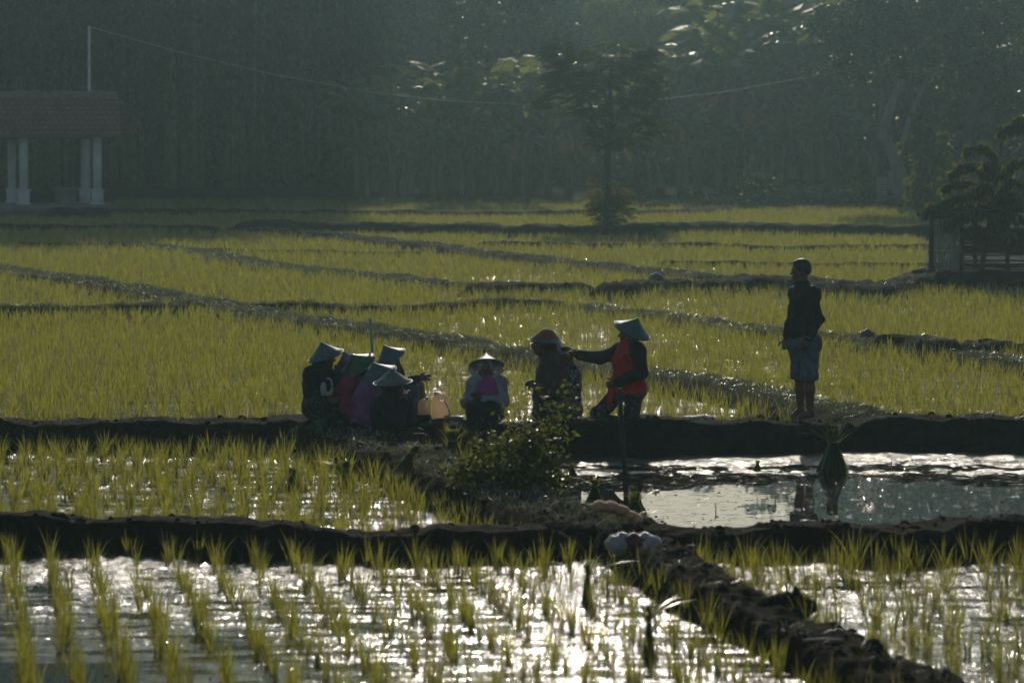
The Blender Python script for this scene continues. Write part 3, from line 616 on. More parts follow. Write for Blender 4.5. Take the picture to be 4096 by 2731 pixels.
root = thing('feathery_bush', 'yellowish feathery bush at the foot of the slender tree', 'bush', b2)
tb = MB(); cl = []
for q in range(14):
    a = rg.random() * 6.28; e = b2 + np.array([math.cos(a) * .42, math.sin(a) * .34, .62 + .30 * rg.random()]); tb.tube(limb(b2 + np.array([math.cos(a) * .1, 0, -.1]), e, rg), np.linspace(.025, .008, 7), 5); cl += [e + rg.normal(0, .12, 3), (e * .75 + b2 * .25) + rg.normal(0, .15, 3), (e * .5 + b2 * .5) + rg.normal(0, .16, 3), (e * .3 + b2 * .7) + rg.normal(0, .2, 3)]
tb.build('stems', M['bark'], root, origin=b2)
frond_crown(rg, cl, .10, 7, .34, b2, pairs=11, leaflet=.10, lw=.4).build('foliage', M['gold_leaf'], root, origin=b2)

# the tree with hanging leaves in front of the hut
HY = P(3930, 1150, ZB)[1]; H = lambda x, y, d=0: A(x, y, HY + d)
hb = H(3935, 1150); root = thing('drooping_tree', 'tree with drooping leaf sprays standing in front of the bamboo hut at the right edge', 'tree', hb)
tb = MB(); tr = np.array([H(3938, 1155), H(3930, 1060), H(3940, 960), H(3965, 850), H(3975, 760), H(3990, 700), H(4005, 600), H(4010, 520)]); tb.tube(resample(tr, .1), np.linspace(.055, .014, len(resample(tr, .1))), 8)
sprays = [[(3975, 800, 0), (3880, 770, -.1), (3790, 800, -.2), (3720, 830, -.2), (3690, 850, -.2)], [(3972, 790, 0), (3900, 730, .2), (3830, 720, .3), (3775, 745, .3)], [(3980, 740, 0), (3920, 665, .1), (3860, 650, .1), (3810, 690, .1)], [(3990, 700, 0), (3950, 655, -.2), (3985, 640, -.2)], [(4000, 640, 0), (3930, 575, 0), (3870, 590, 0), (3860, 612, 0)], [(4005, 580, 0), (4030, 500, 0), (4095, 505, 0), (4150, 530, 0)], [(4008, 540, 0), (4010, 520, 0), (4000, 505, 0)],
    [(3985, 730, 0), (4060, 640, -.2), (4130, 640, -.2)], [(3975, 770, 0), (4040, 720, -.3), (4110, 730, -.3)], [(3965, 840, 0), (4030, 790, -.3), (4100, 800, -.3)], [(3960, 860, 0), (3900, 850, -.3), (3840, 860, -.3), (3790, 900, -.3)], [(3955, 870, 0), (4020, 850, -.4), (4090, 870, -.4)], [(3965, 830, 0), (3880, 800, .3), (3820, 830, .3)], [(3945, 940, 0), (3900, 900, -.2), (3870, 930, -.2)], [(3950, 900, 0), (4000, 890, -.2), (4030, 930, -.2)], [(4012, 520, 0), (4080, 470, .1), (4140, 480, .1)], [(3980, 760, 0), (3930, 740, -.3), (3880, 760, -.4)], [(3970, 800, 0), (3990, 780, -.3), (4060, 770, -.4)]]
lv = MB(); yl = MB()
for sp in sprays:
    pp = resample(np.array([H(*q) for q in sp]), .04); tb.tube(pp[::3] if len(pp) > 6 else pp, .01, 5)
    for i in range(len(pp) // 4, len(pp)):
        for q in range(11):
            b_ = pp[i] + rg.normal(0, .048, 3) * [1, 1, .7]; d = np.array([rg.normal(0, .35), rg.normal(0, .35), -1.]); d = unit(d); L = .13 + .07 * rg.random(); s_ = unit(np.cross(d, rg.normal(0, 1, 3))); w = s_ * L * .24; nn = np.cross(d, s_) * L * .12
            lv.add(np.array([b_, b_ + d * L * .45 + w + nn, b_ + d * L, b_ + d * L * .45 - w + nn]), [np.array([(0, 1, 2, 3)])])
for (x_, y_) in [(3985, 680), (3990, 660), (3985, 700), (3950, 730), (3945, 745), (3960, 720), (3990, 640)]:
    for q in range(3):
        b_ = H(x_, y_) + rg.normal(0, .03, 3); d = unit(np.array([rg.normal(0, .3), rg.normal(0, .3), -1.])); L = .16; s_ = unit(np.cross(d, rg.normal(0, 1, 3))); w = s_ * L * .22
        yl.add(np.array([b_, b_ + d * L * .45 + w, b_ + d * L, b_ + d * L * .45 - w]), [np.array([(0, 1, 2, 3)])])
tb.build('trunk', M['bark'], root, origin=hb); lv.build('leaves', M['hut_leaf'], root, origin=hb)
o = yl.build('withered_leaves', M['dead_leaf'], root, origin=hb); o['label'] = 'few withered orange leaves'

# haze: a closed box of thin even mist round the camera and the scene
hz = MB(); hz.box((0, 88, 13.5), (150, 196, 29)); o = hz.build('haze', None, smooth=False) if False else None
def haze():
    m = bpy.data.materials.new('mist'); m.use_nodes = True; t = m.node_tree; t.nodes.remove(t.nodes['Principled BSDF'])
    v = N(t, 'VolumePrincipled'); v.inputs['Color'].default_value = (.60, .92, 1.0, 1); v.inputs['Density'].default_value = HAZE_DENSITY; v.inputs['Anisotropy'].default_value = .88
    t.links.new(v.outputs[0], t.nodes['Material Output'].inputs['Volume']); b = MB(); b.box((0, 98, 19), (150, 220, 41))
    tag(b.build('haze', m, smooth=False), 'thin even morning mist over the fields', 'haze', kind='stuff')
haze()
# ------------------------------------------------------------------ people: bodies and clothes as smooth surfaces
def sdf_cap(X, a, b, ra, rb):
    ab = b - a; L2 = (ab ** 2).sum() + 1e-9; t = np.clip(((X - a) @ ab) / L2, 0, 1)
    return np.linalg.norm(X - a - t[..., None] * ab, axis=-1) - (ra + (rb - ra) * t)
def surface(prims, h, fold=0.0, cuts=()):
    """smooth union of ('c',a,b,ra,rb,k) capsules and ('e',centre,radii,R,k) ellipsoids, '-' variants carve; surface nets"""
    lo = np.full(3, 9e9); hi = -lo; Q = []
    for p in prims:
        if p[0][-1] == 'c': a, b = np.array(p[1], float), np.array(p[2], float); r = max(p[3], p[4]); l, u = np.minimum(a, b) - r, np.maximum(a, b) + r
        else: a = np.array(p[1], float); r = max(p[2]); l, u = a - r, a + r
        Q.append((p, l, u))
        if p[0][0] != '-': lo = np.minimum(lo, l); hi = np.maximum(hi, u)
    lo -= 3 * h + .01; hi += 3 * h + .01; n = np.ceil((hi - lo) / h).astype(int) + 1; D = np.full(n, .3, np.float32)
    ax = [lo[i] + h * np.arange(n[i]) for i in range(3)]
    for p, l, u in Q:
        k = p[-1]; m = k + 3 * h + .02; i0 = np.maximum(((l - m - lo) / h).astype(int), 0); i1 = np.minimum(((u + m - lo) / h).astype(int) + 2, n)
        sl = tuple(slice(a, b) for a, b in zip(i0, i1)); X = np.stack(np.meshgrid(*[ax[i][sl[i]] for i in range(3)], indexing='ij'), -1)
        if p[0][-1] == 'c': d = sdf_cap(X, np.array(p[1], float), np.array(p[2], float), p[3], p[4])
        else:
            R = np.eye(3) if p[3] is None else np.asarray(p[3]); q = ((X - np.array(p[1], float)) @ R) / np.array(p[2]); L = np.linalg.norm(q, axis=-1); d = (L - 1) * min(p[2]) * .5 + (L - 1) * np.mean(p[2]) * .5
        o = D[sl]
        if p[0][0] == '-': d = -d; hh = np.clip(.5 - .5 * (d - o) / k, 0, 1); D[sl] = o * (1 - hh) + d * hh + 0 if False else np.maximum(o, d)
        else: hh = np.clip(.5 + .5 * (o - d) / k, 0, 1); D[sl] = o * (1 - hh) + d * hh - k * hh * (1 - hh)
    G = np.stack(np.meshgrid(*ax, indexing='ij'), -1) if (fold or cuts) else None
    if fold:
        x, y, z = G[..., 0], G[..., 1], G[..., 2]
        D += fold * (np.sin(31 * z + 17 * x + 3 * np.sin(9 * y + 4 * x)) * .6 + np.sin(23 * x + 19 * y + 13 * z + 2 * np.sin(14 * z)) * .5 + .3 * np.sin(61 * z + 40 * x))
    for (c, nrm) in cuts: D = np.maximum(D, (G - np.array(c)) @ unit(nrm))
    s = D < 0; c8 = sum(s[i:n[0] - 1 + i, j:n[1] - 1 + j, k:n[2] - 1 + k].astype(np.int8) for i in (0, 1) for j in (0, 1) for k in (0, 1))
    act = (c8 > 0) & (c8 < 8); I = np.argwhere(act); idx = -np.ones(act.shape, np.int64); idx[act] = np.arange(len(I)); acc = np.zeros((len(I), 3)); cnt = np.zeros(len(I))
    crn = [(i, j, k) for i in (0, 1) for j in (0, 1) for k in (0, 1)]
    for a in crn:
        for ax_ in range(3):
            if a[ax_]: continue
            b = list(a); b[ax_] = 1; A0 = I + a; B0 = I + b; va = D[A0[:, 0], A0[:, 1], A0[:, 2]]; vb = D[B0[:, 0], B0[:, 1], B0[:, 2]]; x = (va < 0) != (vb < 0)
            t = np.where(x, va / np.where(x, va - vb, 1), 0); pt = np.array(a, float) + 0 * acc; pt[:, ax_] += t; acc += pt * x[:, None]; cnt += x
    V = lo + h * (I + acc / np.maximum(cnt, 1)[:, None]); F = []
    for ax_ in range(3):
        sh = [slice(None)] * 3; sh2 = list(sh); sh[ax_] = slice(0, -1); sh2[ax_] = slice(1, None); e = s[tuple(sh)] != s[tuple(sh2)]; E = np.argwhere(e); inside = s[tuple(sh)][e]
        o1, o2 = [i for i in range(3) if i != ax_]; ok = (E[:, o1] > 0) & (E[:, o2] > 0) & (E[:, o1] < n[o1] - 1) & (E[:, o2] < n[o2] - 1); E = E[ok]; inside = inside[ok]
        def g(d1, d2): q = E.copy(); q[:, o1] -= d1; q[:, o2] -= d2; return idx[q[:, 0], q[:, 1], q[:, 2]]
        f = np.stack([g(1, 1), g(0, 1), g(0, 0), g(1, 0)], 1); flip = inside if ax_ != 1 else ~inside
        f = np.where(flip[:, None], f, f[:, ::-1]); F.append(f[(f >= 0).all(1)])
    return V, np.concatenate(F)

def cone_hat(parent, origin, center, axis, R, H, mat, trim, cloth=None):
    ax_ = unit(axis); u = unit(np.cross(ax_, [0.13, 1, .1])); v = np.cross(ax_, u); Rm = np.stack([u, v, ax_], 1)
    prof = [(R, 0), (R * .97, .012), (R * .72, H * .27), (R * .45, H * .54), (R * .2, H * .8), (.012, H), (.004, H + .004), (.004, H - .01), (R * .2, H * .8 - .012), (R * .45, H * .54 - .01), (R * .72, H * .27 - .01), (R * .955, .0)]
    m = MB(); m.lathe(prof, center, 40, Rm); hat = m.build('hat', M[mat], parent, origin=origin)
    t = MB(); a = np.linspace(0, 2 * PI, 41); ring = np.array([center + Rm @ np.array([R * math.cos(q), R * math.sin(q), .004]) for q in a]); t.tube(ring, .0075, 6, cap=False)
    tr = t.build('hat_rim', M[trim], hat, origin=(0, 0, 0)); tr.data.transform(Matrix.Translation(-Vector(origin)))
    return hat

def figure(name_label, sex, Yb, j, face, cl, hat=None, base=None, scale=1.0, hands='relaxed', scarf=None, hair=None, up=(0, 0, 1), extra=None, cuffs=None):
    """j: joints as (px, py, depth offset)"""
    J = {k: A(v[0], v[1], Yb + (v[2] if len(v) > 2 else 0)) for k, v in j.items()}
    base = J['seat'] if base is None else base; root = thing('person', name_label, 'person', base); F_ = unit(face); U = unit(np.array(up, float) - F_ * np.dot(F_, up)); Rr = np.cross(F_, U)
    hc = J['head']; s = .93 if sex == 'f' else 1.0; Rm = np.stack([Rr, F_, U], 1)
    b = [('e', hc + U * .02, (.072 * s, .092 * s, .10 * s), Rm, .02), ('e', hc + F_ * .03 - U * .055 * s, (.052 * s, .058 * s, .055 * s), Rm, .03),
         ('c', hc + F_ * .084 * s + U * .008, hc + F_ * .108 * s - U * .024 * s, .009, .013, .008), ('c', hc + F_ * .078 * s + U * .026 - Rr * .04, hc + F_ * .078 * s + U * .026 + Rr * .04, .012, .012, .012),
         ('c', hc + F_ * .085 * s - U * .052 * s - Rr * .018, hc + F_ * .085 * s - U * .052 * s + Rr * .018, .008, .008, .006), ('c', hc + F_ * .080 * s - U * .067 * s - Rr * .012, hc + F_ * .080 * s - U * .067 * s + Rr * .012, .009, .009, .006),
         ('e', hc + F_ * .065 * s - U * .092 * s, (.024, .022, .018), Rm, .015), ('e', hc + F_ * .055 - Rr * .045 - U * .02, (.022, .024, .022), Rm, .02), ('e', hc + F_ * .055 + Rr * .045 - U * .02, (.022, .024, .022), Rm, .02)]
    for e in (-1, 1):
        b += [('e', hc + Rr * e * .074 * s - U * .005, (.010, .018, .031), Rm, .006), ('-e', hc + F_ * .098 * s + Rr * e * .031 * s + U * .008, (.016, .015, .011), Rm, .004)]
    nk = J['neck']; ch = J['chest']; pv = J['pelvis']; sw = .8 if sex == 'f' else 1
    bs = cl.get('slim', 1) ** 1.6
    b += [('c', hc - U * .05 - F_ * .015, nk, .052 * s, .062 * s, .03), ('c', nk, ch, .07 * bs, .12 * (.9 + .1 * sw) * bs, .05), ('c', ch, pv, .125 * bs, .115 * bs, .06), ('c', J['shL'], J['shR'], .055, .055, .06), ('c', J['hipL'], J['hipR'], .10 * bs, .10 * bs, .05)]
    for S_ in 'LR':
        b += [('c', J['sh' + S_], J['el' + S_], .052, .040, .03), ('c', J['el' + S_], J['wr' + S_], .040, .026, .02), ('c', J['sh' + S_], ch, .06 * bs, .09 * bs, .05),
              ('c', J['hip' + S_], J['kn' + S_], .085 if bs == 1 else .070, .055, .04), ('c', J['kn' + S_], (J['kn' + S_] * .65 + J['an' + S_] * .35), .055, .054, .03), ('c', (J['kn' + S_] * .65 + J['an' + S_] * .35), J['an' + S_], .054, .034, .03)]
        an, to = J['an' + S_], J['to' + S_]; heel = an + (an - to) * .22 + np.array([0, 0, to[2] - an[2] + .01]); b += [('c', an, heel, .034, .034, .02), ('c', an, (an + to) / 2 + [0, 0, .0], .036, .032, .02), ('c', (an + to) / 2, to, .034, .024, .02), ('c', heel, to, .03, .026, .02)]
        pl = unit(np.cross(to - an, [0, 0, 1]))
        for q, (o_, l_) in enumerate([(-.028, .05), (-.012, .044), (.002, .038), (.014, .032), (.026, .026)]): b.append(('c', to + pl * o_, to + pl * o_ + unit(to - heel) * l_ * .8, .011, .009, .004))
        # hand
        w = J['wr' + S_]; hd = J['hd' + S_]; d = unit(hd - w); sgn = -1 if S_ == 'L' else 1; pn = np.array(cl.get('palm' + S_, Rr * sgn * -1 if False else (F_ * .3 - np.array([0, 0, .2]) + Rr * -sgn * .6)), float); pn = unit(pn - d * np.dot(pn, d)); ac = unit(np.cross(d, pn)) * sgn
        curl = cl.get('curl' + S_, .35); wr_ = w + d * .01; kn_ = w + d * .085
        b += [('c', wr_, kn_ + ac * .022, .022, .017, .012), ('c', wr_, kn_ - ac * .022, .022, .015, .012), ('c', wr_, kn_, .022, .018, .012)]
        for q, (o_, l_) in enumerate([(.030, .068), (.010, .078), (-.010, .072), (-.029, .055)]):
            p0 = kn_ + ac * o_; dd = d.copy(); seg = [l_ * .45, l_ * .32, l_ * .25]; r0 = .0095
            for q2, L in enumerate(seg): c_ = curl * (1 + .18 * q2) * (1 + .06 * q); dd = unit(dd * math.cos(c_) + pn * math.sin(c_)); p1 = p0 + dd * L; b.append(('c', p0, p1, r0, r0 - .0012, .003)); p0 = p1; r0 -= .0012
        p0 = w + d * .03 + ac * .026; dd = unit(d * .62 + ac * .6 + pn * .35)
        for L, r0 in ((.04, .0115), (.03, .0105), (.022, .009)): p1 = p0 + dd * L; b.append(('c', p0, p1, r0, r0 - .001, .006)); p0 = p1; dd = unit(dd * .8 + d * .35 + pn * .25 * (1 + curl))
    V, Fc = surface(b, .0075); mesh_obj('body', V - base, Fc, M['skin'], root)
    em = MB()
    for e in (-1, 1): em.ball(hc + F_ * .082 * s + Rr * e * .031 * s + U * .009, .0125, 8)
    em.build('eyes', M['eye'], root, origin=base)
    # clothes
    lo_ = cl.get('loose', .022); hem = cl.get('hem', .10)
    def torso(x=0):
        sl_ = cl.get('slim', 1)
        qL, qR = (J['shL'] * .68 + J['shR'] * .32, J['shR'] * .68 + J['shL'] * .32) if cl.get('raglan') else (J['shL'], J['shR'])
        return [('c', nk * .55 + ch * .45, ch, .085 * sl_ + x, .14 * sl_ + x, .05), ('c', ch, pv, .14 * sl_ + x, .14 * sl_ + x + cl.get('flare', 0), .06), ('c', qL, qR, .06 + x, .06 + x, .06), ('c', nk + [0, 0, -.01], qL * .9 + nk * .1, .074 + x, .058 + x, .06), ('c', nk + [0, 0, -.01], qR * .9 + nk * .1, .074 + x, .058 + x, .06), ('c', qL, ch, .065 + x, .10 + x, .05), ('c', qR, ch, .065 + x, .10 + x, .05), ('c', J['hipL'], J['hipR'], .115 * sl_ + x, .115 * sl_ + x, .05)]
    def sleeves(x=0, S=('L', 'R'), end=1.0):
        r = []; sq_ = .86 if 'slim' in cl else 1
        for S_ in S: r += [('c', J['sh' + S_] - [0, 0, .012], J['el' + S_], .058 * sq_ + x, .050 * sq_ + x, .04), ('c', J['el' + S_], J['el' + S_] * (1 - end) + J['wr' + S_] * end, .052 + x, .034 + x, .02)]
        return r
    tx = lo_ * .5; torso_cut = [(pv - np.array([0, 0, hem]), np.array([0, 0, -1.]))] if not cl.get('nocut') else []
    if cl.get('raglan'):
        V, Fc = surface(torso(tx), .011, .0045, torso_cut); mesh_obj('shirt', V - base, Fc, M[cl['shirt']], root)
        for S_ in 'LR':
            pr = [('c', J['sh' + S_] * .45 + nk * .55, J['sh' + S_], .070 + tx, .072 + tx, .03), ('c', J['sh' + S_] * .8 + nk * .2, J['sh' + S_] * .6 + ch * .4, .07 + tx, .075 + tx, .03)] + sleeves(tx + .006, (S_,)); V, Fc = surface(pr, .010, .004); mesh_obj('sleeve', V - base, Fc, M[cl['raglan']], root)
    else:
        V, Fc = surface(torso(tx) + sleeves(tx), .010, .007, torso_cut if not cl.get('nocut') else ()); mesh_obj('shirt', V - base, Fc, M[cl['shirt']], root)
    if cl.get('coat'):
        low = J['coat']; V, Fc = surface([('c', ch, pv, .15, .16, .06), ('c', pv, low, .165, .19, .06), ('c', pv + Rr * .04, low + Rr * .05, .15, .16, .05), ('c', pv - Rr * .04, low - Rr * .05, .15, .16, .05)], .011, .006, [(low, np.array([0, 0, -1.]))]); mesh_obj('coat_skirt', V - base, Fc, M[cl['shirt']], root)
    if cl.get('cuff'):
        m = MB()
        for S_ in cl.get('cuffhands', 'LR'): a_, b_ = J['el' + S_], J['wr' + S_]; m.tube(np.array([a_ * .12 + b_ * .88, b_]), .042 + tx * .6, 12)
        m.build('cuff', M[cl['cuff']], root, origin=base)
    end = cl.get('leg_end', 1.0); px_ = .012 + cl.get('legx', .012); pr = [('c', J['hipL'], J['hipR'], .115 + px_ * .6, .115 + px_ * .6, .05), ('c', pv, (J['hipL'] + J['hipR']) / 2, .125, .125, .05)]
    for S_ in 'LR':
        h_, k_, a_ = J['hip' + S_], J['kn' + S_], J['an' + S_]; pr.append(('c', h_, k_, cl.get('thigh', .100) + px_, .066 + px_ * 1.2, .03))
        if end > 0: pr.append(('c', k_, k_ * (1 - end) + a_ * end, .070 + px_ * 1.3, .048 + px_ * (1.5 if end < .5 else 1), .03))
    cuts = [((J['knL'] + J['knR']) / 2 * (1 - cl['cutleg']) + (J['anL'] + J['anR']) / 2 * cl['cutleg'], np.array([0, 0, -1.]))] if 'cutleg' in cl else ()
    V, Fc = surface(pr, .010, .005, cuts); mesh_obj('shorts' if 'cutleg' in cl else 'trousers', V - base, Fc, M[cl['pants']], root)
    if cl.get('boots'):
        f0 = cl.get('boot_from', .15)
        for S_ in 'LR':
            k_, a_, t_ = J['kn' + S_], J['an' + S_], J['to' + S_]; h_ = a_ + (a_ - t_) * .2 + np.array([0, 0, t_[2] - a_[2]]); V, Fc = surface([('c', k_ * (1 - f0) + a_ * f0, a_, .082, .060, .02), ('c', a_, t_, .055, .042, .03), ('c', h_, t_, .042, .040, .03)], .010); mesh_obj('boot', V - base, Fc, M[cl['boots']], root)
    if scarf:
        sm = scarf.get('mat'); ex = .013; pr = [('e', hc - F_ * .012 + U * .02, (.072 * s + ex + .006, .088 * s + ex, .10 * s + ex), Rm, .02), ('c', hc - U * .06 - F_ * .02, nk, .075, .085, .03), ('c', hc - U * .085 * s + F_ * .03 - Rr * .03, hc - U * .085 * s + F_ * .03 + Rr * .03, .035, .035, .02), ('-e', hc + F_ * .10 - U * .01, (.056, .075, .085 if not scarf.get('mask') else .04), Rm, .01)]
        V, Fc = surface(pr, .008, .003); mesh_obj('head_scarf', V - base, Fc, M[sm], root)
    if hair:
        pr = [('e', hc + U * .034 - F_ * .016, (.084, .103, .104), Rm, .02), ('c', hc + U * .095 + F_ * .02, hc + U * .088 + F_ * .062, .028, .022, .02), ('-e', hc + F_ * .125 - U * .045, (.13, .085, .10), Rm, .01), ('-c', hc - U * .16, hc - U * .085, .2, .10, .01)]
        V, Fc = surface(pr, .006, .0015); mesh_obj('hair', V - base, Fc, M['hair'], root)
    if hat:
        hcen = A(hat['c'][0], hat['c'][1], Yb + (hat['c'][2] if len(hat['c']) > 2 else J['head'][1] - Yb)); cone_hat(root, base, hcen, hat['ax'], hat['R'], hat['H'], hat['mat'], hat['trim'])
    if extra: extra(root, J, base, dict(F=F_, U=U, R=Rr, hc=hc))
    return root, J

# clothing materials
def cloth(name, c, var=.25, bump=.25, rough=.8, sheen=.0): return solid(name, c, rough, var, 14, bump, 60, spec=.25)
for nme, c in dict(black_cloth=(.010, .010, .013), navy_cloth=(.010, .014, .022), teal_cloth=(.02, .035, .04), magenta_cloth=(.30, .025, .09), purple_cloth=(.30, .11, .28), pink_cloth=(.42, .07, .28), grey_cloth=(.33, .35, .36), mauve_cloth=(.085, .045, .06), red_cloth=(.60, .015, .025), brown_cloth=(.035, .022, .018), dark_pants=(.014, .016, .018), green_boot=(.01, .12, .06), dark_green=(.008, .05, .02), green_leg=(.01, .085, .04), white_cloth=(.45, .46, .46), blue_white_cloth=(.22, .30, .40), orange_cloth=(.24, .10, .045), glove_grey=(.12, .13, .14), rubber_black=(.01, .012, .012)).items(): M[nme] = cloth(nme, c)
M['eye'] = solid('eye', (.05, .045, .04), .15, .1)
def pattern(name, base, spots, scale, thr=.56, checks=False):
    m, t, b = newmat(name)
    if checks:
        tc = N(t, 'TexCoord'); ck = N(t, 'TexChecker'); ck.inputs['Scale'].default_value = scale; ck.inputs['Color1'].default_value = (*base, 1); ck.inputs['Color2'].default_value = (*spots, 1); t.links.new(tc.outputs['Object'], ck.inputs[0]); t.links.new(ck.outputs[0], b.inputs['Base Color'])
    else:
        r = ramp(t, noise_node(t, scale, 2).outputs['Fac'], [(thr, base), (thr + .04, spots)]); t.links.new(r.outputs[0], b.inputs['Base Color'])
    b.inputs['Roughness'].default_value = .85; b.inputs['Specular IOR Level'].default_value = .2; return m
M['floral'] = pattern('floral_cloth', (.014, .012, .022), (.09, .14, .16), 22)
M['dotted'] = pattern('dotted_cloth', (.02, .01, .014), (.16, .12, .14), 45, .58)
M['checked'] = pattern('checked_cloth', (.012, .012, .015), (.20, .22, .24), 26, checks=True)
M['batik'] = pattern('faded_print_cloth', (.08, .12, .14), (.13, .18, .20), 12, .5)
def straw(name, c, rough=.45):
    m, t, b = newmat(name); tc = N(t, 'TexCoord'); r = ramp(t, noise_node(t, 18, 4).outputs['Fac'], [(.3, tuple(np.array(c) * .65)), (.7, tuple(np.array(c) * 1.3))]); t.links.new(r.outputs[0], b.inputs['Base Color'])
    b.inputs['Roughness'].default_value = rough; w = noise_node(t, 90, 2); bn = N(t, 'Bump'); bn.inputs['Strength'].default_value = .35; bn.inputs['Distance'].default_value = .004; t.links.new(w.outputs['Fac'], bn.inputs['Height']); t.links.new(bn.outputs[0], b.inputs['Normal']); return m
M['hat_teal'] = straw('teal_woven_hat', (.07, .15, .14)); M['hat_green'] = straw('green_woven_hat', (.05, .13, .05)); M['hat_grey'] = straw('grey_green_woven_hat', (.16, .19, .15)); M['hat_blue'] = straw('pale_blue_hat_cover', (.22, .30, .40), .8); M['hat_pale'] = straw('pale_woven_hat', (.26, .32, .31)); M['hat_rim'] = straw('blue_hat_trim', (.08, .17, .24)); M['hat_dark_rim'] = straw('dark_hat_trim', (.03, .06, .07))

YG = P(1500, 1690, .28)[1]
# 1 far-left woman in black, facing right
def x1(root, J, base, f):
    m = MB(); a = np.linspace(-2.2, 2.0, 15); c = A(1313, 1545, YG - .33); m.tube(np.array([c + np.array([.042 * math.cos(q), -.01 * math.cos(q), .085 * math.sin(q)]) for q in a]), np.interp(a, [-2.2, -1.5, 2.0], [.03, .022, .006]), 8); m.ball(c + [-.05, .02, -.03], (.035, .03, .075), 8); m.build('white_cloth', M['white_cloth'], root, origin=base)
    m = MB(); m.tube(np.array([f['hc'] + f['R'] * e + f['F'] * .02 + f['U'] * z for e, z in ((-.075, -.03), (-.05, -.09), (0, -.115), (.05, -.09), (.075, -.03))]), .010, 6); m.build('chin_strap', M['green_boot'], root, origin=base)
figure('leftmost seated woman, in black with a teal conical hat and a bright green boot', 'f', YG,
    dict(head=(1302, 1430, 0), neck=(1288, 1474, 0), chest=(1274, 1530, 0), pelvis=(1272, 1612, .05), seat=(1272, 1650, 0), shL=(1306, 1496, .14), shR=(1246, 1496, -.12), elR=(1238, 1572, -.2), wrR=(1300, 1602, -.3), hdR=(1330, 1600, -.33), elL=(1340, 1550, .1), wrL=(1350, 1490, .0), hdL=(1362, 1458, -.02), hipL=(1290, 1625, .1), hipR=(1255, 1625, -.05), knL=(1330, 1630, -.2), knR=(1268, 1618, -.38), anL=(1335, 1690, -.2), anR=(1277, 1690, -.42), toL=(1360, 1698, -.35), toR=(1290, 1700, -.6)),
    (1, -.15, -.05), dict(shirt='black_cloth', pants='dotted', loose=.03, hem=.02, boots='green_boot', boot_from=.25, legx=.01), hat=dict(c=(1303, 1424, 0), ax=(-.28, -.18, .95), R=.192, H=.155, mat='hat_teal', trim='hat_dark_rim'), extra=x1)
# 2 woman behind with pale blue hat
figure('seated woman in a dark teal jacket, her pale blue hat half behind a green one', 'f', YG + .12,
    dict(head=(1402, 1466, 0), neck=(1390, 1500, 0), chest=(1376, 1545, 0), pelvis=(1368, 1640, 0), seat=(1368, 1680, 0), shL=(1408, 1520, .12), shR=(1362, 1520, -.1), elR=(1356, 1600, -.14), wrR=(1380, 1650, -.2), hdR=(1395, 1660, -.22), elL=(1430, 1600, .1), wrL=(1460, 1590, 0), hdL=(1480, 1580, 0), hipL=(1385, 1655, .08), hipR=(1355, 1655, -.08), knL=(1470, 1620, .05), knR=(1450, 1640, -.1), anL=(1480, 1700, .05), anR=(1465, 1710, -.1), toL=(1510, 1705, .05), toR=(1495, 1715, -.1)),
    (1, .3, -.1), dict(shirt='teal_cloth', pants='dark_pants', loose=.02, hem=.03), hat=dict(c=(1396, 1463, 0), ax=(-.30, -.25, .9), R=.175, H=.16, mat='hat_blue', trim='hat_blue'), scarf=dict(mat='blue_white_cloth'))
# 3 magenta with green hat
figure('seated woman in a magenta top whose bright green conical hat hides her head', 'f', YG - .12,
    dict(head=(1436, 1482, 0), neck=(1420, 1515, 0), chest=(1405, 1565, 0), pelvis=(1405, 1665, 0), seat=(1405, 1700, 0), shL=(1448, 1535, .14), shR=(1392, 1540, -.12), elR=(1380, 1625, -.16), wrR=(1420, 1670, -.22), hdR=(1440, 1680, -.24), elL=(1470, 1610, .12), wrL=(1500, 1600, 0), hdL=(1520, 1590, 0), hipL=(1425, 1680, .08), hipR=(1392, 1680, -.08), knL=(1500, 1650, .1), knR=(1490, 1670, -.05), anL=(1510, 1720, .1), anR=(1505, 1735, -.05), toL=(1540, 1725, .1), toR=(1535, 1740, -.05)),
    (1, .35, -.1), dict(shirt='magenta_cloth', pants='dark_pants', loose=.025, hem=.05), hat=dict(c=(1436, 1463, 0), ax=(-.52, -.35, .78), R=.190, H=.155, mat='hat_green', trim='hat_rim'), scarf=dict(mat='black_cloth'))
# 4 purple
figure('seated woman in a purple top and dark teal conical hat, her back turned', 'f', YG - .35,
    dict(head=(1516, 1520, 0), neck=(1492, 1550, 0), chest=(1470, 1605, 0), pelvis=(1462, 1710, 0), seat=(1460, 1750, 0), shL=(1512, 1575, .14), shR=(1456, 1572, -.12), elR=(1452, 1660, -.18), wrR=(1505, 1690, -.2), hdR=(1530, 1690, -.2), elL=(1540, 1650, .12), wrL=(1570, 1640, .05), hdL=(1590, 1630, .05), hipL=(1482, 1722, .08), hipR=(1448, 1722, -.08), knL=(1560, 1700, .15), knR=(1550, 1720, .0), anL=(1570, 1770, .15), anR=(1565, 1785, .0), toL=(1600, 1775, .15), toR=(1595, 1790, .0)),
    (1, .2, -.1), dict(shirt='purple_cloth', pants='dark_pants', loose=.03, hem=.07), hat=dict(c=(1514, 1501, 0), ax=(-.34, -.30, .85), R=.198, H=.15, mat='hat_teal', trim='hat_rim'), scarf=dict(mat='mauve_cloth'))
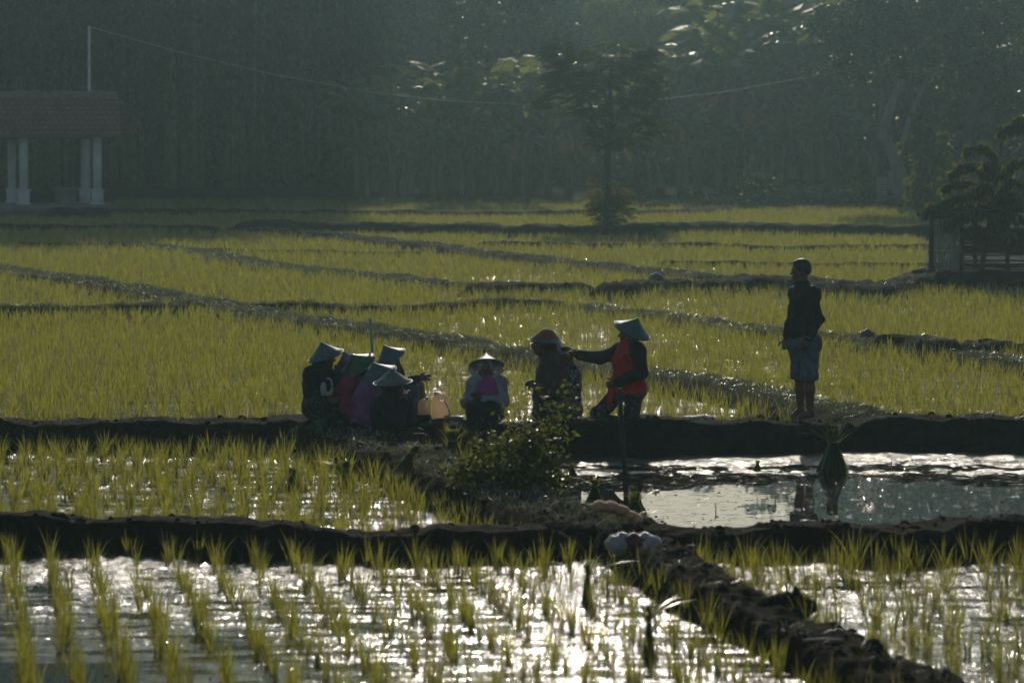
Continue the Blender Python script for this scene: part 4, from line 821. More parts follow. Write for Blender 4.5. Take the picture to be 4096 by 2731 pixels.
# 6 behind, arm out
def x6(root, J, base, f):
    pass
figure('woman at the back, hand on her teal hat brim, gloved arm reaching right', 'f', YG + .1,
    dict(head=(1566, 1452, 0), neck=(1556, 1492, 0), chest=(1560, 1545, 0), pelvis=(1575, 1635, 0), seat=(1575, 1672, 0), shL=(1580, 1518, .12), shR=(1545, 1518, -.08), elR=(1618, 1534, -.12), wrR=(1668, 1515, -.15), hdR=(1700, 1510, -.16), elL=(1608, 1530, .1), wrL=(1590, 1460, .02), hdL=(1582, 1425, 0), hipL=(1590, 1645, .08), hipR=(1560, 1645, -.08), knL=(1660, 1552, .1), knR=(1636, 1556, -.1), anL=(1690, 1665, .1), anR=(1655, 1680, -.1), toL=(1718, 1684, .1), toR=(1690, 1696, -.12)),
    (1, -.1, -.05), dict(shirt='brown_cloth', pants='glove_grey', loose=.02, hem=.03, boots='green_leg', boot_from=.14, curlR=.25, curlL=.8, cuff='glove_grey', cuffhands='R'), hat=dict(c=(1562, 1431, 0), ax=(-.45, -.25, .86), R=.172, H=.15, mat='hat_teal', trim='hat_rim'), scarf=dict(mat='white_cloth', mask=True))
# 5 front, navy
def x5(root, J, base, f):
    m = MB(); c = f['hc'] + f['F'] * .10 - f['U'] * .06; m.add(np.array([c + f['R'] * -.06 + f['U'] * .07, c + f['R'] * .06 + f['U'] * .07, c + f['R'] * .045 - f['U'] * .05 + f['F'] * .01, c - f['U'] * .10 + f['F'] * .02, c + f['R'] * -.045 - f['U'] * .05 + f['F'] * .01]), [np.array([(0, 1, 2, 3, 4)])]); m.build('face_cloth', M['white_cloth'], root, origin=base)
    m = MB(); m.ball(J['elR'] * .25 + J['shR'] * .75 + np.array([-.02, -.055, -.02]), (.022, .012, .04), 8); m.build('shoulder_patch', M['orange_cloth'], root, origin=base)
figure('frontmost seated woman in a navy top and dotted trousers under a grey green hat', 'f', YG - .85,
    dict(head=(1578, 1556, 0), neck=(1562, 1594, 0), chest=(1546, 1648, 0), pelvis=(1544, 1745, 0), seat=(1540, 1790, 0), shL=(1590, 1622, .14), shR=(1530, 1618, -.14), elR=(1592, 1690, -.28), wrR=(1622, 1610, -.16), hdR=(1616, 1578, -.12), elL=(1625, 1680, .15), wrL=(1632, 1600, .05), hdL=(1624, 1566, .02), hipL=(1562, 1760, .08), hipR=(1530, 1764, -.10), knL=(1668, 1748, .12), knR=(1682, 1772, -.12), anL=(1705, 1830, .12), anR=(1712, 1850, -.12), toL=(1735, 1850, .12), toR=(1742, 1866, -.14)),
    (1, -.1, -.12), dict(shirt='navy_cloth', pants='dotted', loose=.028, hem=.05, curlL=.7, curlR=.7), hat=dict(c=(1571, 1531, 0), ax=(-.06, -.12, .99), R=.200, H=.150, mat='hat_grey', trim='hat_dark_rim'), scarf=dict(mat='black_cloth'), extra=x5)
# 7 middle, facing the viewer
def x7(root, J, base, f):
    hc, U, F_, R_ = f['hc'], f['U'], f['F'], f['R']
    m = MB(); pts = [hc + R_ * e + U * z + F_ * y for e, z, y in ((-.17, .0, .0), (-.11, -.05, .05), (-.04, -.095, .085), (0, -.11, .09), (.04, -.095, .085), (.11, -.05, .05), (.17, .0, .0))]
    m.tube(np.array(pts), [.028, .03, .022, .02, .022, .03, .028], 8); m.tube(np.array([hc - U * .11 + F_ * .095, hc - U * .17 + F_ * .10 + R_ * .02, hc - U * .26 + F_ * .08 + R_ * .03]), [.02, .028, .006], 8); m.build('chin_scarf', M['white_cloth'], root, origin=base)
    m = MB()
    for e in (-1, 1): m.tube(np.array([hc + R_ * e * .175 - U * .012 - F_ * .01, hc + R_ * e * .12 - U * .05 + F_ * .02, hc + R_ * e * .08 - U * .085 + F_ * .04]), [.022, .022, .012], 8)
    m.build('red_band', M['red_cloth'], root, origin=base)
figure('woman facing the viewer in a pink top with white sleeves, sitting beside the jugs', 'f', YG,
    dict(head=(1944, 1474, 0), neck=(1948, 1512, .02), chest=(1948, 1565, .03), pelvis=(1938, 1640, .1), seat=(1938, 1672, 0), shL=(1998, 1532, .02), shR=(1898, 1534, .02), elL=(2012, 1608, -.05), wrL=(1935, 1600, -.28), hdL=(1900, 1584, -.30), elR=(1868, 1612, -.05), wrR=(1882, 1592, -.28), hdR=(1896, 1570, -.32), hipL=(1966, 1650, .08), hipR=(1912, 1650, .08), knL=(1962, 1640, -.34), knR=(1908, 1640, -.36), anL=(1962, 1752, -.30), anR=(1905, 1752, -.32), toL=(1965, 1772, -.46), toR=(1900, 1772, -.48)),
    (-.05, -1, -.25), dict(shirt='pink_cloth', raglan='grey_cloth', pants='dark_pants', loose=.022, hem=.02, boots='rubber_black', boot_from=.1, curlL=.8, curlR=.8), hat=dict(c=(1946, 1462, 0), ax=(-.03, .42, .9), R=.180, H=.135, mat='hat_pale', trim='hat_pale'), scarf=dict(mat='white_cloth'), extra=x7, up=(0, 0, 1))
# 8 standing in the mud in mauve coat
YM = P(2190, 1800, 0)[1]
def x8(root, J, base, f):
    hc, U, F_, R_ = f['hc'], f['U'], f['F'], f['R']; top = A(2192, 1314, hc[1]); m = MB()
    c0 = A(2186, 1362, hc[1]); pts = []
    for q in np.linspace(0, 2 * PI, 25): pts.append(c0 + np.array([.155 * math.cos(q) - .015, .15 * math.sin(q), .01 + .02 * math.sin(2 * q)]))
    pts = np.array(pts[:-1]); t2 = c0 * .45 + top * .55 + (pts - c0) * .45 + [0, 0, .025]; V = np.concatenate([pts, t2, (top + [0, 0, .01])[None]]); n_ = 24; i = np.arange(n_); j = (i + 1) % n_
    m.add(V, [np.stack([i, j, n_ + j, n_ + i], 1), np.stack([n_ + i, n_ + j, i * 0 + 2 * n_], 1)]); m.tube(np.array([A(2140, 1375, hc[1] - .1), A(2152, 1400, hc[1] - .06), A(2166, 1425, hc[1] - .02)]), [.05, .045, .03], 8); m.build('orange_wrap', M['orange_cloth'], root, origin=base)
figure('woman in a long mauve coat standing in mud, her hat wrapped in orange', 'f', YM + .05,
    dict(head=(2190, 1392, 0), neck=(2204, 1424, 0), chest=(2208, 1480, 0), pelvis=(2200, 1580, 0), seat=(2200, 1800, 0), coat=(2200, 1682, 0), shL=(2198, 1446, -.13), shR=(2216, 1448, .13), elL=(2208, 1530, -.16), wrL=(2152, 1546, -.12), hdL=(2124, 1538, -.06), elR=(2180, 1530, .1), wrR=(2144, 1540, .02), hdR=(2120, 1534, 0), hipL=(2196, 1610, -.08), hipR=(2210, 1610, .08), knL=(2186, 1720, -.08), knR=(2222, 1722, .08), anL=(2190, 1830, -.08), anR=(2232, 1836, .1), toL=(2160, 1850, -.08), toR=(2200, 1856, .1)),
    (-1, -.12, -.1), dict(shirt='mauve_cloth', pants='rubber_black', coat=True, loose=.02, flare=.01, hem=.1, legx=.025, curlL=.6, curlR=.6), base=A(2200, 1800, YM + .05), hat=dict(c=(2184, 1367, 0), ax=(.10, -.05, .99), R=.190, H=.125, mat='hat_teal', trim='hat_dark_rim'), scarf=dict(mat='brown_cloth'), extra=x8)
# 9 hidden behind, checked shirt
figure('seated woman in a black and white checked shirt, half hidden behind the mauve coat', 'f', YG + .1,
    dict(head=(2262, 1432, 0), neck=(2262, 1470, 0), chest=(2262, 1530, 0), pelvis=(2262, 1630, 0), seat=(2262, 1668, 0), shL=(2290, 1504, .08), shR=(2236, 1504, -.05), elL=(2298, 1590, .0), wrL=(2276, 1620, -.2), hdL=(2256, 1610, -.24), elR=(2226, 1590, -.05), wrR=(2250, 1612, -.2), hdR=(2264, 1604, -.24), hipL=(2282, 1645, .05), hipR=(2246, 1645, .0), knL=(2282, 1662, -.36), knR=(2250, 1664, -.36), anL=(2306, 1730, -.36), anR=(2272, 1730, -.36), toL=(2322, 1742, -.5), toR=(2284, 1742, -.5)),
    (.45, -.85, -.1), dict(shirt='checked', pants='dark_green', loose=.025, hem=.03, boots='rubber_black', boot_from=.4), hat=dict(c=(2246, 1420, .02), ax=(-.2, .1, .95), R=.14, H=.11, mat='hat_pale', trim='hat_pale'), scarf=dict(mat='brown_cloth'))
# 10 red top
YR = P(2520, 1805, 0)[1]
def x10(root, J, base, f):
    m = MB(); c = A(2502, 1436, J['chest'][1] - .19); t = np.linspace(-PI * .1, PI * 1.5, 9)
    up_ = [c + np.array([.026 * math.cos(q), .004, .020 + .020 * math.sin(q)]) for q in t]; dn = [c + np.array([.026 * math.cos(q), .004, -.020 + .020 * math.sin(q)]) for q in np.linspace(PI * .5, -PI * .9, 9)]
    m.tube(np.array(up_ + dn[1:]), .006, 6); m.build('shirt_letter', M['black_cloth'], root, origin=base)
    m = MB(); m.tube(np.array([A(2446, 1545, YR - .16), A(2440, 1590, YR - .17), A(2432, 1640, YR - .16)]), [.03, .04, .015], 8); m.build('red_cloth', M['red_cloth'], root, origin=base)
    m = MB(); m.tube(np.array([f['hc'] + f['R'] * e + f['F'] * y + f['U'] * z for e, y, z in ((-.085, -.03, .02), (-.075, .02, -.07), (0, .05, -.115), (.075, .02, -.07), (.085, -.03, .02))]), .006, 5); m.build('chin_strap', M['black_cloth'], root, origin=base)
figure('woman in a red top with black sleeves, one arm stretched out to the left', 'f', YR,
    dict(head=(2514, 1336, 0), neck=(2520, 1376, 0), chest=(2512, 1440, 0), pelvis=(2516, 1535, 0), seat=(2518, 1805, 0), shR=(2478, 1402, .12), shL=(2552, 1404, -.12), elR=(2400, 1432, .08), wrR=(2318, 1420, .05), hdR=(2280, 1414, .04), elL=(2566, 1490, -.2), wrL=(2470, 1530, -.26), hdL=(2446, 1536, -.26), hipR=(2490, 1556, .08), hipL=(2540, 1558, -.08), knR=(2396, 1655, .05), knL=(2524, 1680, -.05), anR=(2344, 1780, .0), anL=(2520, 1820, -.05), toR=(2312, 1796, .0), toL=(2488, 1838, -.05)),
    (-1, -.15, .02), dict(shirt='red_cloth', raglan='black_cloth', pants='floral', loose=.026, hem=.10, flare=.015, cuff='red_cloth', cuffhands='R', legx=.002, thigh=.074, leg_end=.8, boots='rubber_black', boot_from=.6, curlR=.5, curlL=.7), base=A(2518, 1805, YR), hat=dict(c=(2528, 1324, 0), ax=(.38, -.28, .88), R=.200, H=.150, mat='hat_teal', trim='hat_dark_rim'), scarf=dict(mat='grey_cloth'), extra=x10)
# 11 man on the bund
YP = P(3222, 1672, .30)[1]
def x11(root, J, base, f):
    m = MB(); w = J['wrL']; d = unit(J['hdL'] - w); u_ = unit(np.cross(d, [1, 0, .2])); v_ = np.cross(d, u_); m.tube(np.array([w - d * .015 + .037 * (math.cos(q) * u_ + math.sin(q) * v_) for q in np.linspace(0, 2 * PI, 17)]), .004, 5, cap=False); m.build('bracelet', M['grey_cloth'], root, origin=base)
figure('barefoot man in a dark long-sleeved shirt and grey-blue shorts standing on the bund, looking left', 'm', YP,
    dict(head=(3203, 1086, 0), neck=(3213, 1146, 0), chest=(3214, 1220, 0), pelvis=(3216, 1338, 0), seat=(3222, 1672, 0), shL=(3254, 1176, -.13), shR=(3184, 1176, .13), elL=(3276, 1278, -.14), wrL=(3232, 1356, -.2), hdL=(3222, 1390, -.21), elR=(3162, 1288, .12), wrR=(3146, 1352, .06), hdR=(3142, 1386, .04), hipL=(3242, 1372, -.07), hipR=(3192, 1372, .08), knL=(3238, 1510, -.09), knR=(3200, 1512, .08), anL=(3240, 1648, -.08), anR=(3202, 1640, .09), toL=(3202, 1666, -.14), toR=(3172, 1662, .02)),
    (-.96, -.25, .0), dict(shirt='black_cloth', pants='batik', loose=.012, slim=.93, hem=.06, legx=.008, thigh=.08, leg_end=.3, cutleg=.06, curlL=.6, curlR=.5), base=A(3222, 1672, YP), hair=True, extra=x11)
# ------------------------------------------------------------------ things around the people
def jug_mat():
    m, t, b = newmat('milky_plastic'); b.inputs['Base Color'].default_value = (.75, .62, .48, 1); b.inputs['Roughness'].default_value = .35; tr = N(t, 'BsdfTranslucent'); tr.inputs[0].default_value = (.95, .78, .60, 1); mx = N(t, 'MixShader'); mx.inputs[0].default_value = .75
    t.links.new(b.outputs[0], mx.inputs[1]); t.links.new(tr.outputs[0], mx.inputs[2]); t.links.new(mx.outputs[0], t.nodes['Material Output'].inputs[0]); return m
M['jug'] = jug_mat(); M['white_plastic'] = solid('white_plastic', (.6, .6, .58), .3, .1, 5)
def plastic():
    m, t, b = newmat('thin_plastic_bag'); b.inputs['Base Color'].default_value = (.55, .56, .57, 1); b.inputs['Roughness'].default_value = .22; tr = N(t, 'BsdfTranslucent'); tr.inputs[0].default_value = (.6, .6, .6, 1); mx = N(t, 'MixShader'); mx.inputs[0].default_value = .35
    bn = N(t, 'Bump'); bn.inputs['Strength'].default_value = 1.; bn.inputs['Distance'].default_value = .03; t.links.new(noise_node(t, 22, 4).outputs['Fac'], bn.inputs['Height']); t.links.new(bn.outputs[0], b.inputs['Normal'])
    t.links.new(b.outputs[0], mx.inputs[1]); t.links.new(tr.outputs[0], mx.inputs[2]); t.links.new(mx.outputs[0], t.nodes['Material Output'].inputs[0]); return m
M['plastic'] = plastic(); M['tan_cloth'] = solid('tan_sackcloth', (.65, .38, .2), .8, .3, 10, .5, 30); M['sack'] = solid('grey_sackcloth', (.09, .10, .12), .6, .4, 10, .6, 24); M['red_print'] = solid('dull_red_print', (.12, .02, .03), .5, .2)
jb = A(1780, 1680, YG - .05); 
def jug(label, cx, bot, top, hw, liquid):
    b = A(cx, bot, YG - .02); k = YG / FPX; W = hw * k; Hh = (bot - top) * k; root = thing('water_jug', label, 'jug', b)
    # slab-like can with a round shoulder and a hand hole near the top
    n = 20; out = []
    for q in np.linspace(0, PI, n): out.append((W * math.cos(q), Hh - W + W * math.sin(q)))
    prof = [(W, .0), (W, Hh * .3)] + out + [(-W, Hh * .3), (-W, 0)]
    hole = [(W * .15 + W * .32 * math.cos(q), Hh * .78 + Hh * .09 * math.sin(q)) for q in np.linspace(0, 2 * PI, len(prof), endpoint=False)]
    prof = np.array(prof); cen = np.array([W * .15, Hh * .78]); ang = np.arctan2(prof[:, 1] - cen[1], prof[:, 0] - cen[0]); o_ = np.argsort(ang); prof = prof[o_]
    if liquid: hole = [(cen[0] + W * .34 * math.cos(a), cen[1] + Hh * .085 * math.sin(a)) for a in ang[o_]]
    else: hole = [(cen[0] + .002 * math.cos(a), cen[1] + .002 * math.sin(a)) for a in ang[o_]]
    hole = np.array(hole); n = len(prof); D_ = W * .62; V = []; midr = prof * .96 + cen * .04
    for y_, ring in ((-D_, midr), (-D_ * .7, prof), (D_ * .7, prof), (D_, midr), (D_ * .8, hole), (-D_ * .8, hole)): V += [(p[0], y_, p[1]) for p in ring]
    F = []; 
    for r in range(6):
        r2 = (r + 1) % 6
        for i in range(n): F.append((r * n + i, r * n + (i + 1) % n, r2 * n + (i + 1) % n, r2 * n + i))
    m = MB(); m.add(np.array(V), [np.array(F)]); m.build('can', M['jug'], root, smooth=False)
    m = MB(); c_ = np.array([W * .45 if not liquid else -W * .55, 0, Hh * .985 if not liquid else Hh * .97]); m.lathe([(0.001, 0), (.022, 0), (.022, .035), (.001, .036)], c_ - [0, 0, .012], 14); m.build('cap', M['white_plastic'], root)
    return root, W, Hh, D_
r_, W, Hh, D_ = jug('small milky water jug with a dark base, left of the bigger jug', 1696, 1682, 1594, 26, False)
m = MB(); m.box((0, 0, Hh * .14), (W * 2.06, D_ * 2.1, Hh * .29)); m.build('dark_base', M['rubber_black'], r_)  # dark block around the lower part of the can
r_, W, Hh, D_ = jug('large milky water jug with a hand hole and black strap, glowing in the sun', 1765, 1680, 1572, 36, True)
m = MB(); m.tube(np.array([(W * .3, -D_ * 1.05, Hh * .76), (W * .75, -D_ * 1.1, Hh * .5), (W * .98, -D_ * .9, Hh * .2), (W * 1.02, -D_ * .5, .03)]), .006, 6); m.build('strap', M['rubber_black'], r_)
def bag(label, px_, py_, Yb, w, d, h, seed, mat='plastic', name='plastic_bag', z=None):
    rg = np.random.default_rng(seed); m = MB(); b = A(px_, py_, Yb)
    if z is not None: b[2] = z
    for q in range(4): m.ball(b + np.array([rg.uniform(-.35, .35) * w, rg.uniform(-.3, .3) * d, h * .35]), (w * .32, d * .35, h * rg.uniform(.35, .6)), 9, lump=.22)
    return solo(name, m, M[mat], label, 'bag')
bag('crumpled clear plastic bag lying right of the large water jug', 1815, 1680, YG - .1, .16, .12, .06, 1)
bag('small white plastic bag on the earth behind the woman in navy', 1622, 1668, YG - .05, .07, .06, .06, 2)
bag('white plastic cup tucked between the purple top and the navy top', 1488, 1738, YG - .75, .05, .05, .09, 3)
bag('crumpled white plastic bag on the bund between the red top and the man', 2792, 1684, P(2792, 1684, .30)[1], .28, .16, .07, 4)
bag('white plastic scrap at the waterline left of the earth mound', 1270, 1840, P(1270, 1850, 0)[1], .10, .1, .04, 5, z=.0)
m = MB(); b = P(2535, 2190, .2)
for e, wd in ((-1, .13), (1, .13)): m.ball(b + [e * .085, 0, .03], (wd, .11, .085), 12, lump=.12)
m.ball(b + [0, 0, .03], (.12, .11, .08), 12, lump=.15)
o = solo('filled_bag', m, M['plastic'], 'white plastic bag with a red print lying on the muddy bund', 'bag'); m = MB(); m.ball(b + [0, -.045, .04], (.10, .08, .075), 10, lump=.12); p = m.build('red_print', M['red_print'], o, origin=tuple(o.location)); 
m = MB(); c = A(2400, 2025, P(2470, 2110, .2)[1])
for dx, dz, r1, r2 in ((0, 0, .07, .05), (.085, -.005, .075, .05), (.165, -.03, .07, .045), (.24, -.07, .06, .04), (.30, -.10, .045, .045)): m.ball(c + [dx, 0, dz], (r1, .09, r2), 10, lump=.08)
solo('cloth_bundle', m, M['tan_cloth'], 'rumpled tan cloth bundle lying on the mound beside the stake', 'cloth')
for px_, py_, lab in ((2625, 1112, 'pale round sack sitting on the far dark bund'), (3470, 1340, 'grey round sack on the grassy bund right of the man')):
    b = P(px_, py_ + 14, ZB + (.24 if px_ < 3000 else .10)); m = MB(); k = b[1] / FPX; m.ball(b + [0, 0, .05], (29 * k, 26 * k, 24 * k), 12, lump=.10); m.ball(b + [.05, 0, .02], (24 * k, 24 * k, 16 * k), 10, lump=.15); solo('round_sack', m, M['sack'], lab, 'sack')
# stakes and poles
def pole(label, name, pts, rad, mat='bamboo_culm', seg=8): 
    m = MB(); m.tube(np.array(pts), rad, seg); return solo(name, m, M[mat], label, 'pole', base=pts[0])
sy = P(2505, 2030, .1)[1]; pole('dark wooden stake standing in the wet mud in front of the red top', 'wooden_stake', [A(2506, 2040, sy), A(2500, 1900, sy), A(2488, 1720, sy), A(2478, 1552, sy)], [.022, .021, .021, .022], 'dark_wood')
pole('thin bamboo pole standing upright behind the seated group', 'bamboo_pole', [A(1500, 1680, YG + .22), A(1494, 1480, YG + .22), A(1486, 1360, YG + .22), A(1480, 1272, YG + .22)], [.017, .016, .015, .015], 'cane')
# bundles of rice seedlings
def bundle(label, px_, py_, h, seed, z=0.0, lean=0, wf=.42):
    rg = np.random.default_rng(seed); b = P(px_, py_, z); root = thing('seedling_bundle', label, 'seedling bundle', b, group='bundles of rice seedlings'); n = 420; a = rg.random(n) * 6.28; r = np.sqrt(rg.random(n)); wid = h * wf
    m = MB(); t = np.array([0, .3, .62, .75, 1.0]); rr = np.array([1.0, .68, .34, .27, .36]); zz = t * h; V = []
    Pn = np.stack([np.cos(a)[:, None] * r[:, None] * wid * rr + lean * t ** 2 * h, np.sin(a)[:, None] * r[:, None] * wid * rr, zz * (.93 + .12 * rg.random((n, 1)))], -1); w = .004; fa = rg.random(n) * PI
    off = np.stack([np.cos(fa) * w, np.sin(fa) * w, 0 * fa], 1)[:, None]; V = np.stack([Pn - off, Pn + off], 2).reshape(-1, 3); k = np.arange(4) * 2; f = np.stack([k, k + 1, k + 3, k + 2], 1); F = (np.arange(n)[:, None, None] * 10 + f).reshape(-1, 4); mesh_obj('leaves', V, F, M['rice_old'], root)
    V, F = blades(np.array([(lean * h * .6, 0, h * .72)]), 34, np.array([h * .62]), .007, 1.3, 4, wid * .3, rg); mesh_obj('loose_blades', V, F, M['rice'], root)
    m = MB(); m.tube(np.array([(lean * .56 * h + wid * .31 * math.cos(q), wid * .31 * math.sin(q), h * .74) for q in np.linspace(0, 2 * PI, 13)]), .006, 5, cap=False); m.build('tie', M['cane'], root); return root
bundle('bundle of rice seedlings standing in the bright pond at the right', 3330, 1888, .40, 1)
bundle('bundle of rice seedlings standing on the mud left of the shrub', 1810, 1870, .36, 2, .02)
bundle('darker bundle of seedlings half behind the one left of the shrub', 1880, 1835, .26, 3, .02, .1)
bundle('short bundle of seedlings left of the stake, above the tan cloth', 2378, 2010, .20, 4, .06)
bundle('short bundle of seedlings touching the foot of the stake', 2540, 2085, .24, 5, .02)
bundle('dark seedling bundle in the glittering water left of the lower bund', 2350, 2410, .27, 6, wf=.16)
bundle('dark seedling bundle low in the frame, nearest the lower bund', 2595, 2630, .32, 7, wf=.14)
bundle('dark seedling bundle among the rice left of the mound', 1170, 1960, .20, 8)
bundle('dark seedling bundle among the rice close against the mound foot', 1385, 1950, .24, 9)
bundle('wide seedling bundle lying at the feet of the woman in navy', 1620, 1880, .22, 10, .2, .5)
bundle('small seedling tuft afloat in the pond behind the stake', 2290, 1900, .10, 11)
bundle('low seedling tuft afloat near the middle of the pond', 3030, 1880, .09, 12)
# shrub on the mound
rg = np.random.default_rng(81); sb = P(2080, 1990, .12); root = thing('leafy_shrub', 'leafy green shrub growing on the earth mound in front of the mauve coat', 'shrub', sb); tb = MB(); cs = []
SYb = sb[1]; X = lambda x, y, d=0: A(x, y, SYb + d)
for (ex, ey, d) in [(1900, 1780, .1), (1960, 1700, .1), (2010, 1640, 0), (2080, 1690, .1), (2150, 1660, 0), (2210, 1600, .1), (2260, 1540, .1), (2310, 1540, .1), (2170, 1560, .1), (2240, 1800, 0), (2180, 1880, -.2), (1860, 1860, -.1), (2300, 1620, 0), (1980, 1820, -.2), (2100, 1840, -.2), (2050, 1740, .2), (2130, 1740, 0), (2220, 1700, .1), (2010, 1880, -.3), (2240, 1900, -.1), (1900, 1910, -.2)]:
    pp = limb(X(2080 + (ex - 2080) * .25, 1985), X(ex, ey, d), rg, 8, .1); tb.tube(pp, np.linspace(.010, .003, 8), 5); cs.append(pp)
tb.build('stems', M['bark'], root, origin=sb)
c_ = []
for pp in cs:
    q = resample(pp, .05); ln = len(q); top_ = pp[-1][2] > .75; q = q[int(ln * (.65 if top_ else .25)):]; c_.append(np.repeat(q, 4 if top_ else 12, 0))
    
c_ = np.concatenate(c_); c_ = c_ + rg.normal(0, .045, c_.shape); extra_ = clumped(rg, np.array([X(x_, y_, d_) for x_, y_, d_ in [(1900, 1850, 0), (1990, 1800, .1), (2080, 1800, 0), (2150, 1780, .1), (2190, 1850, 0), (1950, 1900, -.1), (2060, 1890, -.2), (2150, 1920, -.2), (1860, 1920, -.1), (2110, 1760, 0), (2230, 1930, -.1), (1830, 1890, 0)]]), .15, 110, .8)
V, F = leafset(np.concatenate([c_, extra_]), .058, rg, .5, .1, .2); mesh_obj('foliage', V - sb, F, M['shrub_leaf'], root)
# clods and stems in the mud
m = MB(); b = P(3190, 2450, .15)
for q in range(5): m.ball(b + rg.normal(0, 1, 3) * [.09, .06, .015] + [0, 0, .03], (.12, .10, .085), 9, lump=.2)
m.ball(b + [-.01, 0, .13], (.03, .03, .05), 7, lump=.2); solo('mud_clod', m, M['mud_dry'], 'big dark clod of earth on the lower right bund', 'clod')
m = MB(); rg = np.random.default_rng(91)
for L, half, g, V in BUNDS[:5]:
    idx = rg.integers(0, len(V), int(len(L) * 1.3))
    for v in V[idx]:
        if v[2] < .05: continue
        r = .010 + .028 * rg.random() ** 3; m.ball(v, (r * 1.3, r, r * .8), 5, lump=.25)
tag(m.build('clods', M['mud_dry']), 'small clods of earth strewn over the bunds', 'clods', kind='stuff')
m = MB()
n = 2600; x = rg.uniform(-6, 6, n); y = rg.uniform(21, 40, n); py_ = to_px(np.stack([x, y, x * 0], 1)); k = (y < mid_y(x) - .35) | ((y > mid_y(x) + .4) & (y < main_y(x) - .5))
pond_ = (py_[0] > 2200) & (py_[1] < 2080) & (py_[1] > 1780); k &= (pond_ | (rng.random(n) < .5)); x, y = x[k], y[k]
for a_, b_ in zip(x, y): r = .004 + .008 * rng.random() ** 2; m.ball((a_, b_, 0), (r * 1.6, r * 1.2, r), 4)  # small wet beads added to give the water its sun glints
tag(m.build('glint_specks', M['wet_mud']), 'wet mud specks added to make sun glints on the flooded paddies', 'glint specks', kind='stuff')
for q, (px_, py_) in enumerate([(2862, 2045), (3100, 2010), (3722, 2030), (3680, 2085), (3565, 1860)]):
    b = P(px_, py_, 0); m = MB(); m.tube(np.array([b + [0, 0, -.02], b + [.004, 0, .03], b + [-.008 + .01 * (q % 3), 0, .07]]), [.006, .005, .003], 5); solo('dead_stalk', m, M['dark_wood'], 'short black stalk poking out of the bright pond', 'stalk', 'black stalks in the pond')
m = MB(); b = P(3290, 2560, .24); m.tube(np.array([b + [-.12, 0, 0], b + [0, 0, .01], b + [.12, .02, 0]]), .008, 6); solo('stick', m, M['cane'], 'short pale stick lying across the lower right bund', 'stick')

# ------------------------------------------------------------------ pavilion
PY = P(200, 845, ZB + .05)[1]; kx = PY / FPX; pb = A(200, 845, PY); pb[2] = ZB - .05; G = lambda x, y, d=0: A(x, y, PY + d)
root = thing('pavilion', 'open pavilion with white columns and a red tiled roof at the far left', 'pavilion', pb)
fl = G(0, 818)[2]; m = MB(); x0, x1 = G(-330, 0)[0], G(408, 0)[0]; m.box(((x0 + x1) / 2, PY + 1.1, (fl + ZB - .05) / 2), (x1 - x0, 3.0, fl - ZB + .05)); m.build('floor_slab', M['concrete'], root, smooth=False, origin=pb)
for (cx, d, w) in [(90, 0, 32), (42, 2.3, 30), (385, 0, 32), (335, 2.3, 30), (-290, 0, 32)]:
    c = G(cx, 0, d); w_ = w * kx; ct = G(0, 540)[2]; m = MB(); m.box((c[0], c[1], (fl + ct) / 2 + .2), (w_, w_, ct - fl - .1)); m.box((c[0], c[1], fl + .22), (w_ * 1.35, w_ * 1.35, .44)); m.box((c[0], c[1], fl + .465), (w_ * 1.6, w_ * 1.6, .05)); m.box((c[0], c[1], fl + .025), (w_ * 1.6, w_ * 1.6, .05)); m.build('column', M['white_wall'], root, smooth=False, origin=pb)
ez, rz_ = G(0, 545)[2], G(0, 385)[2]; xe0, xe1 = G(-370, 0)[0], G(486, 0)[0]; xr0, xr1 = G(-330, 0)[0], G(452, 0)[0]
m = MB(); m.box(((x0 + x1) / 2, PY + .0, ez - .02), (x1 - x0 - .1, .14, .16)); m.box(((x0 + x1) / 2, PY + 2.3, ez - .02), (x1 - x0 - .1, .14, .16)); m.build('beam', M['dark_wood'], root, smooth=False, origin=pb)
for side, nm in ((-1, 'front'), (1, 'back')):
    m = MB(); rows, cols = 8, 46
    for r in range(rows):
        t0, t1 = r / rows, (r + 1) / rows; ya, yb = (1.15 + side * (1.75 * (1 - t0) + .02)), (1.15 + side * (1.75 * (1 - t1) - .03)); za, zb_ = ez + (rz_ - ez) * t0 + .035, ez + (rz_ - ez) * t1 + .005
        xa0, xa1 = xe0 + (xr0 - xe0) * t0, xe1 + (xr1 - xe1) * t0; n_ = cols * 4 + 1; xs_ = np.linspace(xa0, xa1, n_); sc = (xr1 - xr0 - 0.0) / (xa1 - xa0); wave = .022 * np.abs(np.sin(np.linspace(0, cols * PI, n_))); jit = np.repeat(rg.normal(0, .012, cols + 1), 4)[:n_]
        V = np.concatenate([np.stack([xs_, np.full(n_, PY + ya) + jit * side, za + .03 + wave], 1), np.stack([(xs_ - (xa0 + xa1) / 2) * 1 + (xa0 + xa1) / 2, np.full(n_, PY + yb), zb_ + wave], 1), np.stack([xs_, np.full(n_, PY + ya), za + wave * 0 - .07], 1)]); i = np.arange(n_ - 1)
        m.add(V, [np.stack([i, i + 1, n_ + i + 1, n_ + i], 1), np.stack([2 * n_ + i, 2 * n_ + i + 1, i + 1, i], 1)])
    m.build('roof_slope', M['tile'], root, smooth=False, origin=pb)
m = MB(); nb = 15
for q in range(nb): xa = xr0 + (xr1 - xr0) * (q + .5) / nb; m.box((xa, PY + 1.15, rz_ + .05 + rg.normal(0, .015)), ((xr1 - xr0) / nb * .99, .28, .24 + rg.normal(0, .02)))
m.build('ridge_cap', M['mortar'], root, smooth=False, origin=pb)
